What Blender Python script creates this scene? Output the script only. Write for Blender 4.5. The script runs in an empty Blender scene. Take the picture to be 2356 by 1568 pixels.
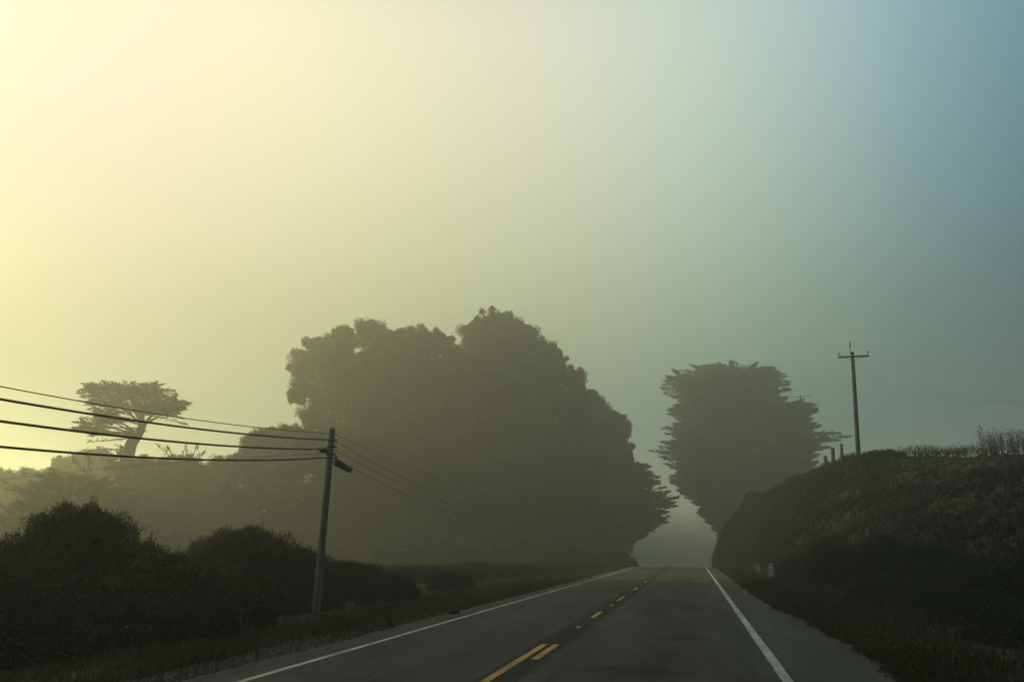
import bpy, math, random
import numpy as np
from mathutils import Vector

random.seed(11)
rng = np.random.default_rng(11)
sc = bpy.context.scene
COL = sc.collection
PI = math.pi

# ------------------------------------------------------------------ camera frame
F = 1832.0                       # focal length in units of a 2356 x 1568 frame
W0, H0 = 2356.0, 1568.0
CAM_H = 1.7
HOR = 1265.0
VPX = 1596.0
PITCH = math.atan((HOR - H0 / 2) / F)
YAW = math.atan((VPX - W0 / 2) * math.cos(PITCH) / F)      # camera turned this far to the left of the road
FWD = np.array([-math.sin(YAW) * math.cos(PITCH), math.cos(YAW) * math.cos(PITCH), math.sin(PITCH)])
RGT = np.array([math.cos(YAW), math.sin(YAW), 0.0])
UPV = np.cross(RGT, FWD)
HF = np.array([-math.sin(YAW), math.cos(YAW), 0.0])
CAM = np.array([0.0, 0.0, CAM_H])


def ray(px, py):
    d = FWD * F + RGT * (px - W0 / 2) + UPV * (H0 / 2 - py)
    return d / np.dot(d, HF)


def at(px, py, D):
    """The point D metres ahead of the camera that lies behind this spot of the photograph."""
    return CAM + ray(px, py) * D


def project(p):
    v = np.asarray(p) - CAM
    z = np.dot(v, FWD)
    return W0 / 2 + F * np.dot(v, RGT) / z, H0 / 2 - F * np.dot(v, UPV) / z


# ------------------------------------------------------------------ terrain profile
def prof(y):
    y = np.asarray(y, dtype=float)
    u = np.clip(y - 82.0, 0, None)
    a = 0.0008 * np.minimum(u, 28.0) ** 2
    b = 0.045 * np.clip(np.minimum(y, 300.0) - 110.0, 0, None)
    c = 0.088 * np.clip(y - 300.0, 0, None) ** 1.0  # invented rise beyond the valley, darkens the fog in the road gap
    return c - a - b


def sstep(a, b, x):
    t = np.clip((np.asarray(x, dtype=float) - a) / (b - a), 0, 1)
    return t * t * (3 - 2 * t)


def zg(x, y):
    x = np.asarray(x, dtype=float)
    y = np.asarray(y, dtype=float)
    z = prof(y) - 0.35 * sstep(-7.5, -13.0, x) + 0.0
    bump = 0.05 * np.sin(x * 1.7 + 0.6 * y) * np.sin(y * 1.1 - 0.4 * x)
    off = np.maximum(sstep(-7.2, -9.0, x), sstep(3.0, 4.5, x))
    return z + (bump + 0.02) * off - 0.03


# ------------------------------------------------------------------ mesh helpers
class MB:
    """Collects quads and triangles for one mesh object."""
    def __init__(self):
        self.v, self.q, self.t, self.n = [], [], [], 0

    def add(self, v, q=None, t=None):
        v = np.asarray(v, dtype=np.float32).reshape(-1, 3)
        if q is not None and len(q):
            self.q.append(np.asarray(q, dtype=np.int32).reshape(-1, 4) + self.n)
        if t is not None and len(t):
            self.t.append(np.asarray(t, dtype=np.int32).reshape(-1, 3) + self.n)
        self.v.append(v)
        self.n += len(v)
        return self

    def box(self, c, s, ax=None):
        ax = np.eye(3) if ax is None else np.asarray(ax, dtype=float)
        v = []
        for i in (-1, 1):
            for j in (-1, 1):
                for k in (-1, 1):
                    v.append(np.asarray(c) + ax[0] * i * s[0] / 2 + ax[1] * j * s[1] / 2 + ax[2] * k * s[2] / 2)
        return self.add(v, [[0, 1, 3, 2], [4, 6, 7, 5], [0, 4, 5, 1], [2, 3, 7, 6], [0, 2, 6, 4], [1, 5, 7, 3]])

    def tube(self, pts, rad, n=8, cap=True):
        pts = np.asarray(pts, dtype=float)
        m = len(pts)
        rad = np.broadcast_to(np.asarray(rad, dtype=float), (m,)) if np.ndim(rad) < 2 else rad
        tan = np.gradient(pts, axis=0)
        tan /= np.linalg.norm(tan, axis=1, keepdims=True) + 1e-9
        ref = np.array([0, 0, 1.0]) if abs(tan[0][2]) < 0.9 else np.array([1.0, 0, 0])
        a = np.linspace(0, 2 * PI, n, endpoint=False)
        vs = []
        for i in range(m):
            u = np.cross(tan[i], ref)
            u /= np.linalg.norm(u) + 1e-9
            w = np.cross(u, tan[i])
            ref = w if np.linalg.norm(w) > 0.1 else ref
            r = rad[i]
            vs.append(pts[i] + np.outer(np.cos(a), u) * r + np.outer(np.sin(a), w) * r)
        v = np.concatenate(vs)
        q = []
        for i in range(m - 1):
            for j in range(n):
                k = (j + 1) % n
                q.append([i * n + j, i * n + k, (i + 1) * n + k, (i + 1) * n + j])
        t = []
        if cap:
            v = np.concatenate([v, pts[:1], pts[-1:]])
            for j in range(n):
                k = (j + 1) % n
                t.append([m * n, k, j])
                t.append([m * n + 1, (m - 1) * n + j, (m - 1) * n + k])
        return self.add(v, q, t)

    def build(self, name, mat, parent=None, smooth=False):
        me = bpy.data.meshes.new(name)
        v = np.concatenate(self.v).astype(np.float32)
        q = np.concatenate(self.q) if self.q else np.zeros((0, 4), np.int32)
        t = np.concatenate(self.t) if self.t else np.zeros((0, 3), np.int32)
        if parent is not None:
            v = v - np.asarray(parent.matrix_world.translation, dtype=np.float32)
        me.vertices.add(len(v))
        me.vertices.foreach_set('co', v.ravel())
        loops = np.concatenate([q.ravel(), t.ravel()]).astype(np.int32)
        me.loops.add(len(loops))
        me.loops.foreach_set('vertex_index', loops)
        starts = np.concatenate([np.arange(len(q)) * 4, len(q) * 4 + np.arange(len(t)) * 3]).astype(np.int32)
        me.polygons.add(len(starts))
        me.polygons.foreach_set('loop_start', starts)
        if smooth:
            me.polygons.foreach_set('use_smooth', np.ones(len(starts), dtype=bool))
        me.update(calc_edges=True)
        me.materials.append(mat)
        o = bpy.data.objects.new(name, me)
        COL.objects.link(o)
        if parent is not None:
            o.parent = parent
        return o


def tag(o, label=None, cat=None, group=None, kind=None):
    if label:
        o['label'] = label
    if cat:
        o['category'] = cat
    if group:
        o['group'] = group
    if kind:
        o['kind'] = kind
    return o


def thing(name, loc, label, cat, group=None):
    o = bpy.data.objects.new(name, None)
    o.empty_display_size = 0.3
    COL.objects.link(o)
    o.location = Vector([float(c) for c in loc])
    o.matrix_world.translation = o.location
    return tag(o, label, cat, group)


# ------------------------------------------------------------------ materials
def nmat(name):
    m = bpy.data.materials.new(name)
    m.use_nodes = True
    nt = m.node_tree
    for n in list(nt.nodes):
        if n.type != 'OUTPUT_MATERIAL':
            nt.nodes.remove(n)
    return m, nt, [n for n in nt.nodes if n.type == 'OUTPUT_MATERIAL'][0]


def N(nt, typ, **kw):
    n = nt.nodes.new(typ)
    for k, v in kw.items():
        setattr(n, k, v)
    return n


def ramp(nt, stops, interp='LINEAR'):
    r = N(nt, 'ShaderNodeValToRGB')
    r.color_ramp.interpolation = interp
    els = r.color_ramp.elements
    els[0].position, els[1].position = stops[0][0], stops[-1][0]
    els[0].color, els[1].color = (*stops[0][1], 1), (*stops[-1][1], 1)
    for p, c in stops[1:-1]:
        e = els.new(p)
        e.color = (*c, 1)
    return r


def foliage_mat(name, a, b, trans=0.25):
    m, nt, out = nmat(name)
    L = nt.links.new
    geo = N(nt, 'ShaderNodeNewGeometry')
    cr = ramp(nt, [(0, a), (0.85, b), (1.0, tuple(min(1, x * 1.5) for x in b))])
    L(geo.outputs['Random Per Island'], cr.inputs['Fac'])
    pr = N(nt, 'ShaderNodeBsdfPrincipled')
    pr.inputs['Roughness'].default_value = 0.6
    pr.inputs['Specular IOR Level'].default_value = 0.06
    L(cr.outputs['Color'], pr.inputs['Base Color'])
    tr = N(nt, 'ShaderNodeBsdfTranslucent')
    L(cr.outputs['Color'], tr.inputs['Color'])
    mx = N(nt, 'ShaderNodeMixShader')
    mx.inputs[0].default_value = trans
    L(pr.outputs[0], mx.inputs[1])
    L(tr.outputs[0], mx.inputs[2])
    L(mx.outputs[0], out.inputs['Surface'])
    return m


def noise_mat(name, a, b, scale, rough=0.85, bump=0.3, stretch=(1, 1, 1), detail=6):
    m, nt, out = nmat(name)
    L = nt.links.new
    tc = N(nt, 'ShaderNodeTexCoord')
    mp = N(nt, 'ShaderNodeMapping')
    mp.inputs['Scale'].default_value = stretch
    L(tc.outputs['Object'], mp.inputs['Vector'])
    no = N(nt, 'ShaderNodeTexNoise')
    no.inputs['Scale'].default_value = scale
    no.inputs['Detail'].default_value = detail
    L(mp.outputs[0], no.inputs['Vector'])
    cr = ramp(nt, [(0.3, a), (0.7, b)])
    L(no.outputs['Fac'], cr.inputs['Fac'])
    pr = N(nt, 'ShaderNodeBsdfPrincipled')
    pr.inputs['Roughness'].default_value = rough
    pr.inputs['Specular IOR Level'].default_value = 0.3
    L(cr.outputs['Color'], pr.inputs['Base Color'])
    bp = N(nt, 'ShaderNodeBump')
    bp.inputs['Strength'].default_value = bump
    bp.inputs['Distance'].default_value = 0.02
    L(no.outputs['Fac'], bp.inputs['Height'])
    L(bp.outputs[0], pr.inputs['Normal'])
    L(pr.outputs[0], out.inputs['Surface'])
    return m


M = {}
M['gum'] = foliage_mat('gum_leaves', (0.030, 0.042, 0.020), (0.060, 0.075, 0.038))
M['cypress'] = foliage_mat('cypress_needles', (0.022, 0.038, 0.018), (0.045, 0.065, 0.030), 0.15)
M['scrub'] = foliage_mat('scrub_leaves', (0.030, 0.038, 0.014), (0.062, 0.068, 0.028))
M['brush'] = foliage_mat('brush_leaves', (0.014, 0.018, 0.010), (0.030, 0.036, 0.018))
M['redscrub'] = foliage_mat('reddish_scrub_leaves', (0.045, 0.034, 0.018), (0.072, 0.055, 0.030))
M['seed'] = foliage_mat('pale_seed_heads', (0.15, 0.14, 0.075), (0.27, 0.245, 0.13), 0.3)
M['drygrass'] = foliage_mat('dry_grass', (0.042, 0.034, 0.016), (0.085, 0.068, 0.030), 0.2)
M['dark_grass'] = foliage_mat('dark_grass', (0.026, 0.021, 0.011), (0.056, 0.045, 0.022), 0.15)
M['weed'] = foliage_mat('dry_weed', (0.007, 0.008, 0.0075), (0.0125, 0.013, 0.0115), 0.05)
M['yellow_flower'] = foliage_mat('yellow_flowers', (0.14, 0.11, 0.015), (0.22, 0.17, 0.025), 0.3)
M['bark'] = noise_mat('bark', (0.030, 0.025, 0.018), (0.075, 0.062, 0.048), 3.0, stretch=(1, 1, 0.25), bump=0.6)
M['pole'] = noise_mat('weathered_pole_wood', (0.08, 0.074, 0.064), (0.17, 0.16, 0.14), 9.0, stretch=(1, 1, 0.06), bump=0.4)
M['dark_pole'] = noise_mat('dark_pole_wood', (0.014, 0.015, 0.015), (0.034, 0.035, 0.034), 9.0, stretch=(1, 1, 0.06), bump=0.4)
M['wire'] = noise_mat('black_cable', (0.012, 0.012, 0.012), (0.022, 0.022, 0.020), 20.0, rough=0.5, bump=0.0)
M['metal'] = noise_mat('dull_metal', (0.05, 0.05, 0.05), (0.09, 0.09, 0.085), 14.0, rough=0.5, bump=0.05)
M['insul'] = noise_mat('porcelain', (0.10, 0.09, 0.08), (0.16, 0.15, 0.14), 10.0, rough=0.3, bump=0.0)
M['feather'] = noise_mat('black_feathers', (0.003, 0.003, 0.003), (0.007, 0.007, 0.007), 40.0, rough=0.8, bump=0.2)
M['leg'] = noise_mat('bird_leg', (0.015, 0.014, 0.013), (0.025, 0.024, 0.022), 40.0, rough=0.5, bump=0.0)
M['plate'] = noise_mat('worn_white_plate', (0.50, 0.54, 0.54), (0.74, 0.77, 0.76), 9.0, rough=0.5, bump=0.0)
M['plate_worn'] = noise_mat('dirty_white_plate', (0.30, 0.31, 0.32), (0.46, 0.47, 0.47), 12.0, rough=0.6, bump=0.0)
M['mark'] = noise_mat('black_lettering', (0.02, 0.025, 0.025), (0.05, 0.06, 0.06), 30.0, rough=0.5, bump=0.0)
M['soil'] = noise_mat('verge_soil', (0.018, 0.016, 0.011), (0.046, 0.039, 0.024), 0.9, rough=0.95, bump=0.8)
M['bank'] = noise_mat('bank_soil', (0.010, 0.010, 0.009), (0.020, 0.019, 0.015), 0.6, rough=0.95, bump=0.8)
M['stone'] = foliage_mat('gravel_stone', (0.05, 0.05, 0.045), (0.15, 0.145, 0.13), 0.0)
M['lens'] = noise_mat('reflector_lens', (0.35, 0.36, 0.34), (0.55, 0.56, 0.52), 30.0, rough=0.3, bump=0.0)


def paint_mat(name, col, wear=0.35):
    m, nt, out = nmat(name)
    L = nt.links.new
    tc = N(nt, 'ShaderNodeTexCoord')
    no = N(nt, 'ShaderNodeTexNoise')
    no.inputs['Scale'].default_value = 26.0
    no.inputs['Detail'].default_value = 8.0
    no.inputs['Roughness'].default_value = 0.7
    L(tc.outputs['Object'], no.inputs['Vector'])
    n2 = N(nt, 'ShaderNodeTexNoise')
    n2.inputs['Scale'].default_value = 1.3
    n2.inputs['Detail'].default_value = 4.0
    L(tc.outputs['Object'], n2.inputs['Vector'])
    ad = N(nt, 'ShaderNodeMath', operation='MULTIPLY')
    L(no.outputs['Fac'], ad.inputs[0])
    L(n2.outputs['Fac'], ad.inputs[1])
    cr = ramp(nt, [(0.14, tuple(c * wear * 0.7 + 0.015 for c in col)), (0.24, tuple(c * 0.75 for c in col)), (0.36, col)])
    L(ad.outputs[0], cr.inputs['Fac'])
    pr = N(nt, 'ShaderNodeBsdfPrincipled')
    pr.inputs['Roughness'].default_value = 0.65
    L(cr.outputs['Color'], pr.inputs['Base Color'])
    bp = N(nt, 'ShaderNodeBump')
    bp.inputs['Strength'].default_value = 0.3
    bp.inputs['Distance'].default_value = 0.01
    L(no.outputs['Fac'], bp.inputs['Height'])
    L(bp.outputs[0], pr.inputs['Normal'])
    L(pr.outputs[0], out.inputs['Surface'])
    return m


M['white'] = paint_mat('white_road_paint', (0.50, 0.54, 0.50), 0.45)
M['yellow'] = paint_mat('yellow_road_paint', (0.60, 0.30, 0.012), 0.45)

LINE_L, LINE_R, LINE_C = -5.98, 1.13, -2.68
EDGE_L = -6.75


def asphalt_mat():
    m, nt, out = nmat('asphalt')
    L = nt.links.new
    tc = N(nt, 'ShaderNodeTexCoord')
    sep = N(nt, 'ShaderNodeSeparateXYZ')
    L(tc.outputs['Object'], sep.inputs[0])
    fine = N(nt, 'ShaderNodeTexNoise')
    fine.inputs['Scale'].default_value = 55.0
    fine.inputs['Detail'].default_value = 6.0
    fine.inputs['Roughness'].default_value = 0.75
    L(tc.outputs['Object'], fine.inputs['Vector'])
    mp = N(nt, 'ShaderNodeMapping')
    mp.inputs['Scale'].default_value = (0.9, 0.16, 1)
    L(tc.outputs['Object'], mp.inputs['Vector'])
    big = N(nt, 'ShaderNodeTexNoise')
    big.inputs['Scale'].default_value = 1.0
    big.inputs['Detail'].default_value = 5.0
    L(mp.outputs[0], big.inputs['Vector'])
    c1 = ramp(nt, [(0.28, (0.034, 0.036, 0.034)), (0.72, (0.104, 0.108, 0.101))])
    L(fine.outputs['Fac'], c1.inputs['Fac'])
    c2 = ramp(nt, [(0.3, (0.52, 0.52, 0.52)), (0.7, (1.3, 1.3, 1.3))])
    L(big.outputs['Fac'], c2.inputs['Fac'])
    mul = N(nt, 'ShaderNodeMixRGB', blend_type='MULTIPLY')
    mul.inputs[0].default_value = 1.0
    L(c1.outputs[0], mul.inputs[1])
    L(c2.outputs[0], mul.inputs[2])
    mid = N(nt, 'ShaderNodeTexNoise')
    mid.inputs['Scale'].default_value = 9.0
    mid.inputs['Detail'].default_value = 8.0
    mid.inputs['Roughness'].default_value = 0.8
    L(tc.outputs['Object'], mid.inputs['Vector'])
    c3 = ramp(nt, [(0.3, (0.5, 0.5, 0.5)), (0.7, (1.42, 1.42, 1.42))])
    L(mid.outputs['Fac'], c3.inputs['Fac'])
    mul2 = N(nt, 'ShaderNodeMixRGB', blend_type='MULTIPLY')
    mul2.inputs[0].default_value = 1.0
    L(mul.outputs[0], mul2.inputs[1])
    L(c3.outputs[0], mul2.inputs[2])
    cur = mul2.outputs[0]
    # hairline cracks
    vor = N(nt, 'ShaderNodeTexVoronoi', feature='DISTANCE_TO_EDGE')
    vor.inputs['Scale'].default_value = 0.55
    wv_ = N(nt, 'ShaderNodeMixRGB', blend_type='LINEAR_LIGHT')
    wv_.inputs[0].default_value = 0.25
    L(tc.outputs['Object'], wv_.inputs[1])
    L(mid.outputs['Color'], wv_.inputs[2])
    L(wv_.outputs[0], vor.inputs['Vector'])
    ck = ramp(nt, [(0.006, (0.3, 0.3, 0.3)), (0.02, (1, 1, 1))])
    L(vor.outputs['Distance'], ck.inputs['Fac'])
    ckm = N(nt, 'ShaderNodeMixRGB', blend_type='MULTIPLY')
    L(big.outputs['Fac'], ckm.inputs[0])
    L(cur, ckm.inputs[1])
    L(ck.outputs[0], ckm.inputs[2])
    cur = ckm.outputs[0]
    wob = N(nt, 'ShaderNodeTexNoise')
    wob.inputs['Scale'].default_value = 1.6
    wob.inputs['Detail'].default_value = 5.0
    L(tc.outputs['Object'], wob.inputs['Vector'])

    def math_(op, a, b=None):
        n = N(nt, 'ShaderNodeMath', operation=op)
        for i, s in enumerate((a, b)):
            if s is None:
                continue
            if isinstance(s, (int, float)):
                n.inputs[i].default_value = s
            else:
                L(s, n.inputs[i])
        return n.outputs[0]

    wv = math_('MULTIPLY', math_('SUBTRACT', wob.outputs['Fac'], 0.5), 0.5)

    def stain(cx, cy, rx, ry, col, amt, soft=0.5):
        nonlocal cur
        dx = math_('DIVIDE', math_('SUBTRACT', sep.outputs['X'], cx), rx)
        dy = math_('DIVIDE', math_('SUBTRACT', sep.outputs['Y'], cy), ry) if ry else 0.0
        d = math_('ADD', math_('MULTIPLY', dx, dx), math_('MULTIPLY', dy, dy) if ry else 0.0)
        d = math_('ADD', math_('SQRT', d), math_('MULTIPLY', wv, 2.2 if ry else 0.9))
        mr = N(nt, 'ShaderNodeMapRange')
        mr.interpolation_type = 'SMOOTHSTEP'
        mr.inputs['From Min'].default_value = 1.0 + soft
        mr.inputs['From Max'].default_value = 1.0 - soft
        mr.inputs['To Min'].default_value = 0.0
        mr.inputs['To Max'].default_value = amt
        L(d, mr.inputs['Value'])
        mx = N(nt, 'ShaderNodeMixRGB', blend_type='MULTIPLY')
        L(mr.outputs[0], mx.inputs[0])
        L(cur, mx.inputs[1])
        mx.inputs[2].default_value = (*col, 1)
        cur = mx.outputs[0]

    stain(LINE_C, 0, 0.30, 0, (0.30, 0.30, 0.30), 0.95, 0.35)         # old marking blacked out along the middle
    stain(-0.7, 0, 0.45, 0, (0.62, 0.62, 0.62), 0.7, 0.9)               # oil darkened middle of the lane
    for lx in (-1.55, 0.22, -5.1, -3.5):
        stain(lx, 0, 0.42, 0, (0.80, 0.80, 0.80), 0.6, 0.9)           # wheel tracks
    for px, py, rx, ry in ((1500, 1405, 0.42, 1.6), (1593, 1399, 0.28, 1.7), (1450, 1545, 0.62, 0.55), (1420, 1352, 0.5, 2.5), (1585, 1345, 0.5, 3.0), (1560, 1470, 0.4, 0.5)):
        r = ray(px, py)
        g = CAM + r * (-CAM_H / r[2])
        stain(float(g[0]), float(g[1]), rx, ry, (0.45, 0.45, 0.45), 0.8, 0.7)
    pr = N(nt, 'ShaderNodeBsdfPrincipled')
    pr.inputs['Roughness'].default_value = 0.85
    pr.inputs['Specular IOR Level'].default_value = 0.14
    L(cur, pr.inputs['Base Color'])
    bp = N(nt, 'ShaderNodeBump')
    bp.inputs['Strength'].default_value = 0.45
    bp.inputs['Distance'].default_value = 0.012
    L(fine.outputs['Fac'], bp.inputs['Height'])
    L(bp.outputs[0], pr.inputs['Normal'])
    L(pr.outputs[0], out.inputs['Surface'])
    return m


M['asphalt'] = asphalt_mat()

# ------------------------------------------------------------------ ground, road, markings
def grid(xs, ys, fz):
    X, Y = np.meshgrid(xs, ys)
    Z = fz(X, Y)
    v = np.stack([X, Y, Z], -1).reshape(-1, 3)
    nx, ny = len(xs), len(ys)
    i = np.arange((ny - 1) * (nx - 1))
    r, c = i // (nx - 1), i % (nx - 1)
    a = r * nx + c
    return v, np.stack([a, a + 1, a + nx + 1, a + nx], -1)


xs = np.unique(np.concatenate([np.linspace(-500, -60, 12), np.linspace(-60, -20, 21), np.linspace(-20, 20, 81), np.linspace(20, 60, 21), np.linspace(60, 500, 12)]))
ys = np.unique(np.concatenate([np.linspace(-60, 0, 16), np.linspace(0, 140, 281), np.linspace(140, 300, 30), np.linspace(300, 800, 26)]))
g = MB()
g.add(*grid(xs, ys, zg))
tag(g.build('ground', M['soil'], smooth=True), kind='structure')


def redge(y):
    y = np.asarray(y, dtype=float)
    base = 2.72 - 0.45 * sstep(18, 30, y)
    return base + 0.06 * np.sin(y * 0.9) + 0.045 * np.sin(y * 2.3 + 1) + 0.03 * np.sin(y * 5.1) + 0.025 * np.sin(y * 11.7 + 2) + 0.018 * np.sin(y * 23.0)


def ledge(y):
    y = np.asarray(y, dtype=float)
    return EDGE_L + 0.05 * np.sin(y * 0.8 + 2) + 0.03 * np.sin(y * 2.9) + 0.025 * np.sin(y * 9.7 + 2) + 0.015 * np.sin(y * 21.0)


ys_r = np.unique(np.concatenate([np.linspace(-60, 5, 30), np.linspace(5, 60, 700), np.linspace(60, 140, 81), np.linspace(140, 331, 40)]))
def strip(name, mat, fa, fb, lift, ylo=-60, yhi=332, cols=2):
    yy = ys_r[(ys_r > ylo) & (ys_r < yhi)]
    yy = np.concatenate([[ylo], yy, [yhi]])
    m = MB()
    a, b = fa(yy), fb(yy)
    z = prof(yy) + lift
    rows = [np.stack([a + (b - a) * k / (cols - 1), yy, z], -1) for k in range(cols)]
    v = np.stack(rows, 1).reshape(-1, 3)
    q = []
    for i in range(len(yy) - 1):
        for k in range(cols - 1):
            p = i * cols + k
            q.append([p, p + 1, p + cols + 1, p + cols])
    m.add(v, q)
    return tag(m.build(name, mat, smooth=True), kind='structure')


road = strip('road', M['asphalt'], ledge, redge, 0.010, cols=9)
cst = lambda c: (lambda y: np.full_like(np.asarray(y, dtype=float), c))
wob = lambda c, p: (lambda y: c + 0.004 * np.sin(np.asarray(y) * 0.9 + p) + 0.003 * np.sin(np.asarray(y) * 3.7 + p))
strip('edge_line', M['white'], wob(LINE_L - 0.06, 0), wob(LINE_L + 0.06, 1), 0.015, 1, 331)
strip('edge_line', M['white'], wob(LINE_R - 0.075, 2), wob(LINE_R + 0.075, 0.5), 0.015, 1, 331)


def gpt(px, py):
    r = ray(px, py)
    return CAM + r * (-CAM_H / r[2])


y_end = float(gpt(1250, 1482)[1])
strip('centre_line', M['yellow'], wob(LINE_C - 0.185, 0), wob(LINE_C - 0.065, 1), 0.015, -20, y_end)
y_d0 = float(gpt(1230, 1518)[1])
strip('centre_dash', M['yellow'], wob(LINE_C + 0.035, 0.3), wob(LINE_C + 0.155, 2), 0.015, y_d0, y_end)
for pyb, pyt in ((1421, 1407), (1381, 1371), (1356, 1350), (1340, 1336)):
    ya, yb = float(gpt(1350, pyb)[1]), float(gpt(1350, pyt)[1])
    strip('centre_dash', M['yellow'], wob(LINE_C - 0.05, 0.3), wob(LINE_C + 0.07, 2), 0.015, ya, yb)

# raised reflectors along the centre
for py, lab in ((1443, 'nearest small white raised reflector on the blackened centre strip of the road'),
                (1391, 'second small white raised reflector on the centre strip, between two yellow dashes'),
                (1345, 'farthest small white raised reflector on the centre strip near the road crest')):
    y = float(gpt(1320, py)[1])
    x = LINE_C + 0.03
    t = thing('road_reflector', (x, y, prof(y) + 0.011), lab, 'reflector', 'raised reflectors along the road centre')
    b = MB()
    b.add([[x - .05, y - .05, prof(y) + .011], [x + .05, y - .05, prof(y) + .011], [x + .05, y + .05, prof(y) + .011], [x - .05, y + .05, prof(y) + .011],
           [x - .035, y - .02, prof(y) + .029], [x + .035, y - .02, prof(y) + .029], [x + .035, y + .02, prof(y) + .029], [x - .035, y + .02, prof(y) + .029]],
          [[4, 5, 6, 7], [1, 2, 6, 5], [2, 3, 7, 6], [3, 0, 4, 7], [0, 1, 5, 4]])
    b.build('body', M['plate'], t)
    l = MB()
    l.add([[x - .042, y - .052, prof(y) + .014], [x + .042, y - .052, prof(y) + .014], [x + .031, y - .025, prof(y) + .029], [x - .031, y - .025, prof(y) + .029]], [[0, 1, 2, 3]])
    l.build('lens', M['lens'], t)

# ------------------------------------------------------------------ hillside on the right
RIM = [(at(2900, 1030, 18)), at(2640, 1030, 27), at(2356, 1044, 40), at(2200, 1052, 46), at(2075, 1054, 52), at(1980, 1045, 58), at(1930, 1061, 64),
       at(1880, 1082, 70), at(1830, 1106, 78), at(1742, 1142, 90), at(1702, 1172, 100), at(1670, 1212, 112), at(1650, 1258, 124), at(1642, 1292, 130)]
RIM = np.array(RIM)
def resample(P, n):
    d = np.concatenate([[0], np.cumsum(np.linalg.norm(np.diff(P, axis=0), axis=1))])
    s = np.linspace(0, d[-1], n)
    return np.stack([np.interp(s, d, P[:, k]) for k in range(3)], -1)
RIMR = resample(RIM, 170)
TOEX = np.interp(RIMR[:, 1], [15, 30, 45, 60, 80, 100, 112, 130], [9.5, 8.0, 6.6, 5.6, 4.6, 3.9, 3.4, 2.8])
TOE = np.stack([TOEX, RIMR[:, 1], zg(TOEX, RIMR[:, 1]) - 0.1], -1)


def lump(x, y):
    return 0.35 * np.sin(x * 0.9 + 1.3 * np.sin(y * 0.35)) * np.sin(y * 0.55 + 0.8) + 0.18 * np.sin(x * 2.3 + y * 0.9) + 0.12 * np.sin(y * 2.9 - x * 1.1)


def bank_pt(i, s):
    """Row i along the rim, s from 0 at the toe to 1 at the rim and past it onto the field."""
    a, b = TOE[i], RIMR[i]
    if s <= 1:
        p = a + (b - a) * s
        k = math.sin(min(1, s) * PI)
        p = p + np.array([0, 0, 0.10 * (b[2] - a[2]) * k])
        p[2] += lump(p[0], p[1]) * k
    else:
        p = b + np.array([(s - 1) * 40, (s - 1) * 4, -(s - 1) * 1.5])
    return p


S = np.concatenate([np.linspace(0, 1, 26), [1.03, 1.1, 1.3, 2, 4]])
bm_ = MB()
V = np.array([[bank_pt(i, s) for s in S] for i in range(len(RIMR))])
nr, ncol = V.shape[:2]
q = []
for i in range(nr - 1):
    for k in range(ncol - 1):
        p = i * ncol + k
        q.append([p, p + ncol, p + ncol + 1, p + 1])
bm_.add(V.reshape(-1, 3), q)
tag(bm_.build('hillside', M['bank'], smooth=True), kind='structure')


# ------------------------------------------------------------------ foliage helpers
def unit(v):
    return v / (np.linalg.norm(v, axis=-1, keepdims=True) + 1e-9)


def leaves(mb, c, d, ln, wd):
    """One diamond leaf per row: centre c, direction d, length and width."""
    n = len(c)
    if n == 0:
        return
    d = unit(d)
    s = unit(np.cross(d, rng.normal(size=(n, 3))))
    ln = np.broadcast_to(ln, (n,))[:, None]
    wd = np.broadcast_to(wd, (n,))[:, None]
    v = np.stack([c - d * ln / 2, c + s * wd / 2 - d * ln * 0.08, c + d * ln / 2, c - s * wd / 2 - d * ln * 0.08], 1)
    q = np.arange(n * 4).reshape(n, 4)
    mb.add(v.reshape(-1, 3), q)


def sphere_dirs(n):
    return unit(rng.normal(size=(n, 3)))


def bezier(a, b, n=7, wob=0.06, up=0.0):
    a, b = np.asarray(a, float), np.asarray(b, float)
    t = np.linspace(0, 1, n)[:, None]
    L = np.linalg.norm(b - a)
    mid = (a + b) / 2 + rng.normal(size=3) * L * wob + np.array([0, 0, up * L])
    return (1 - t) ** 2 * a + 2 * t * (1 - t) * mid + t ** 2 * b


def pxr(D):
    return D / F


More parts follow.
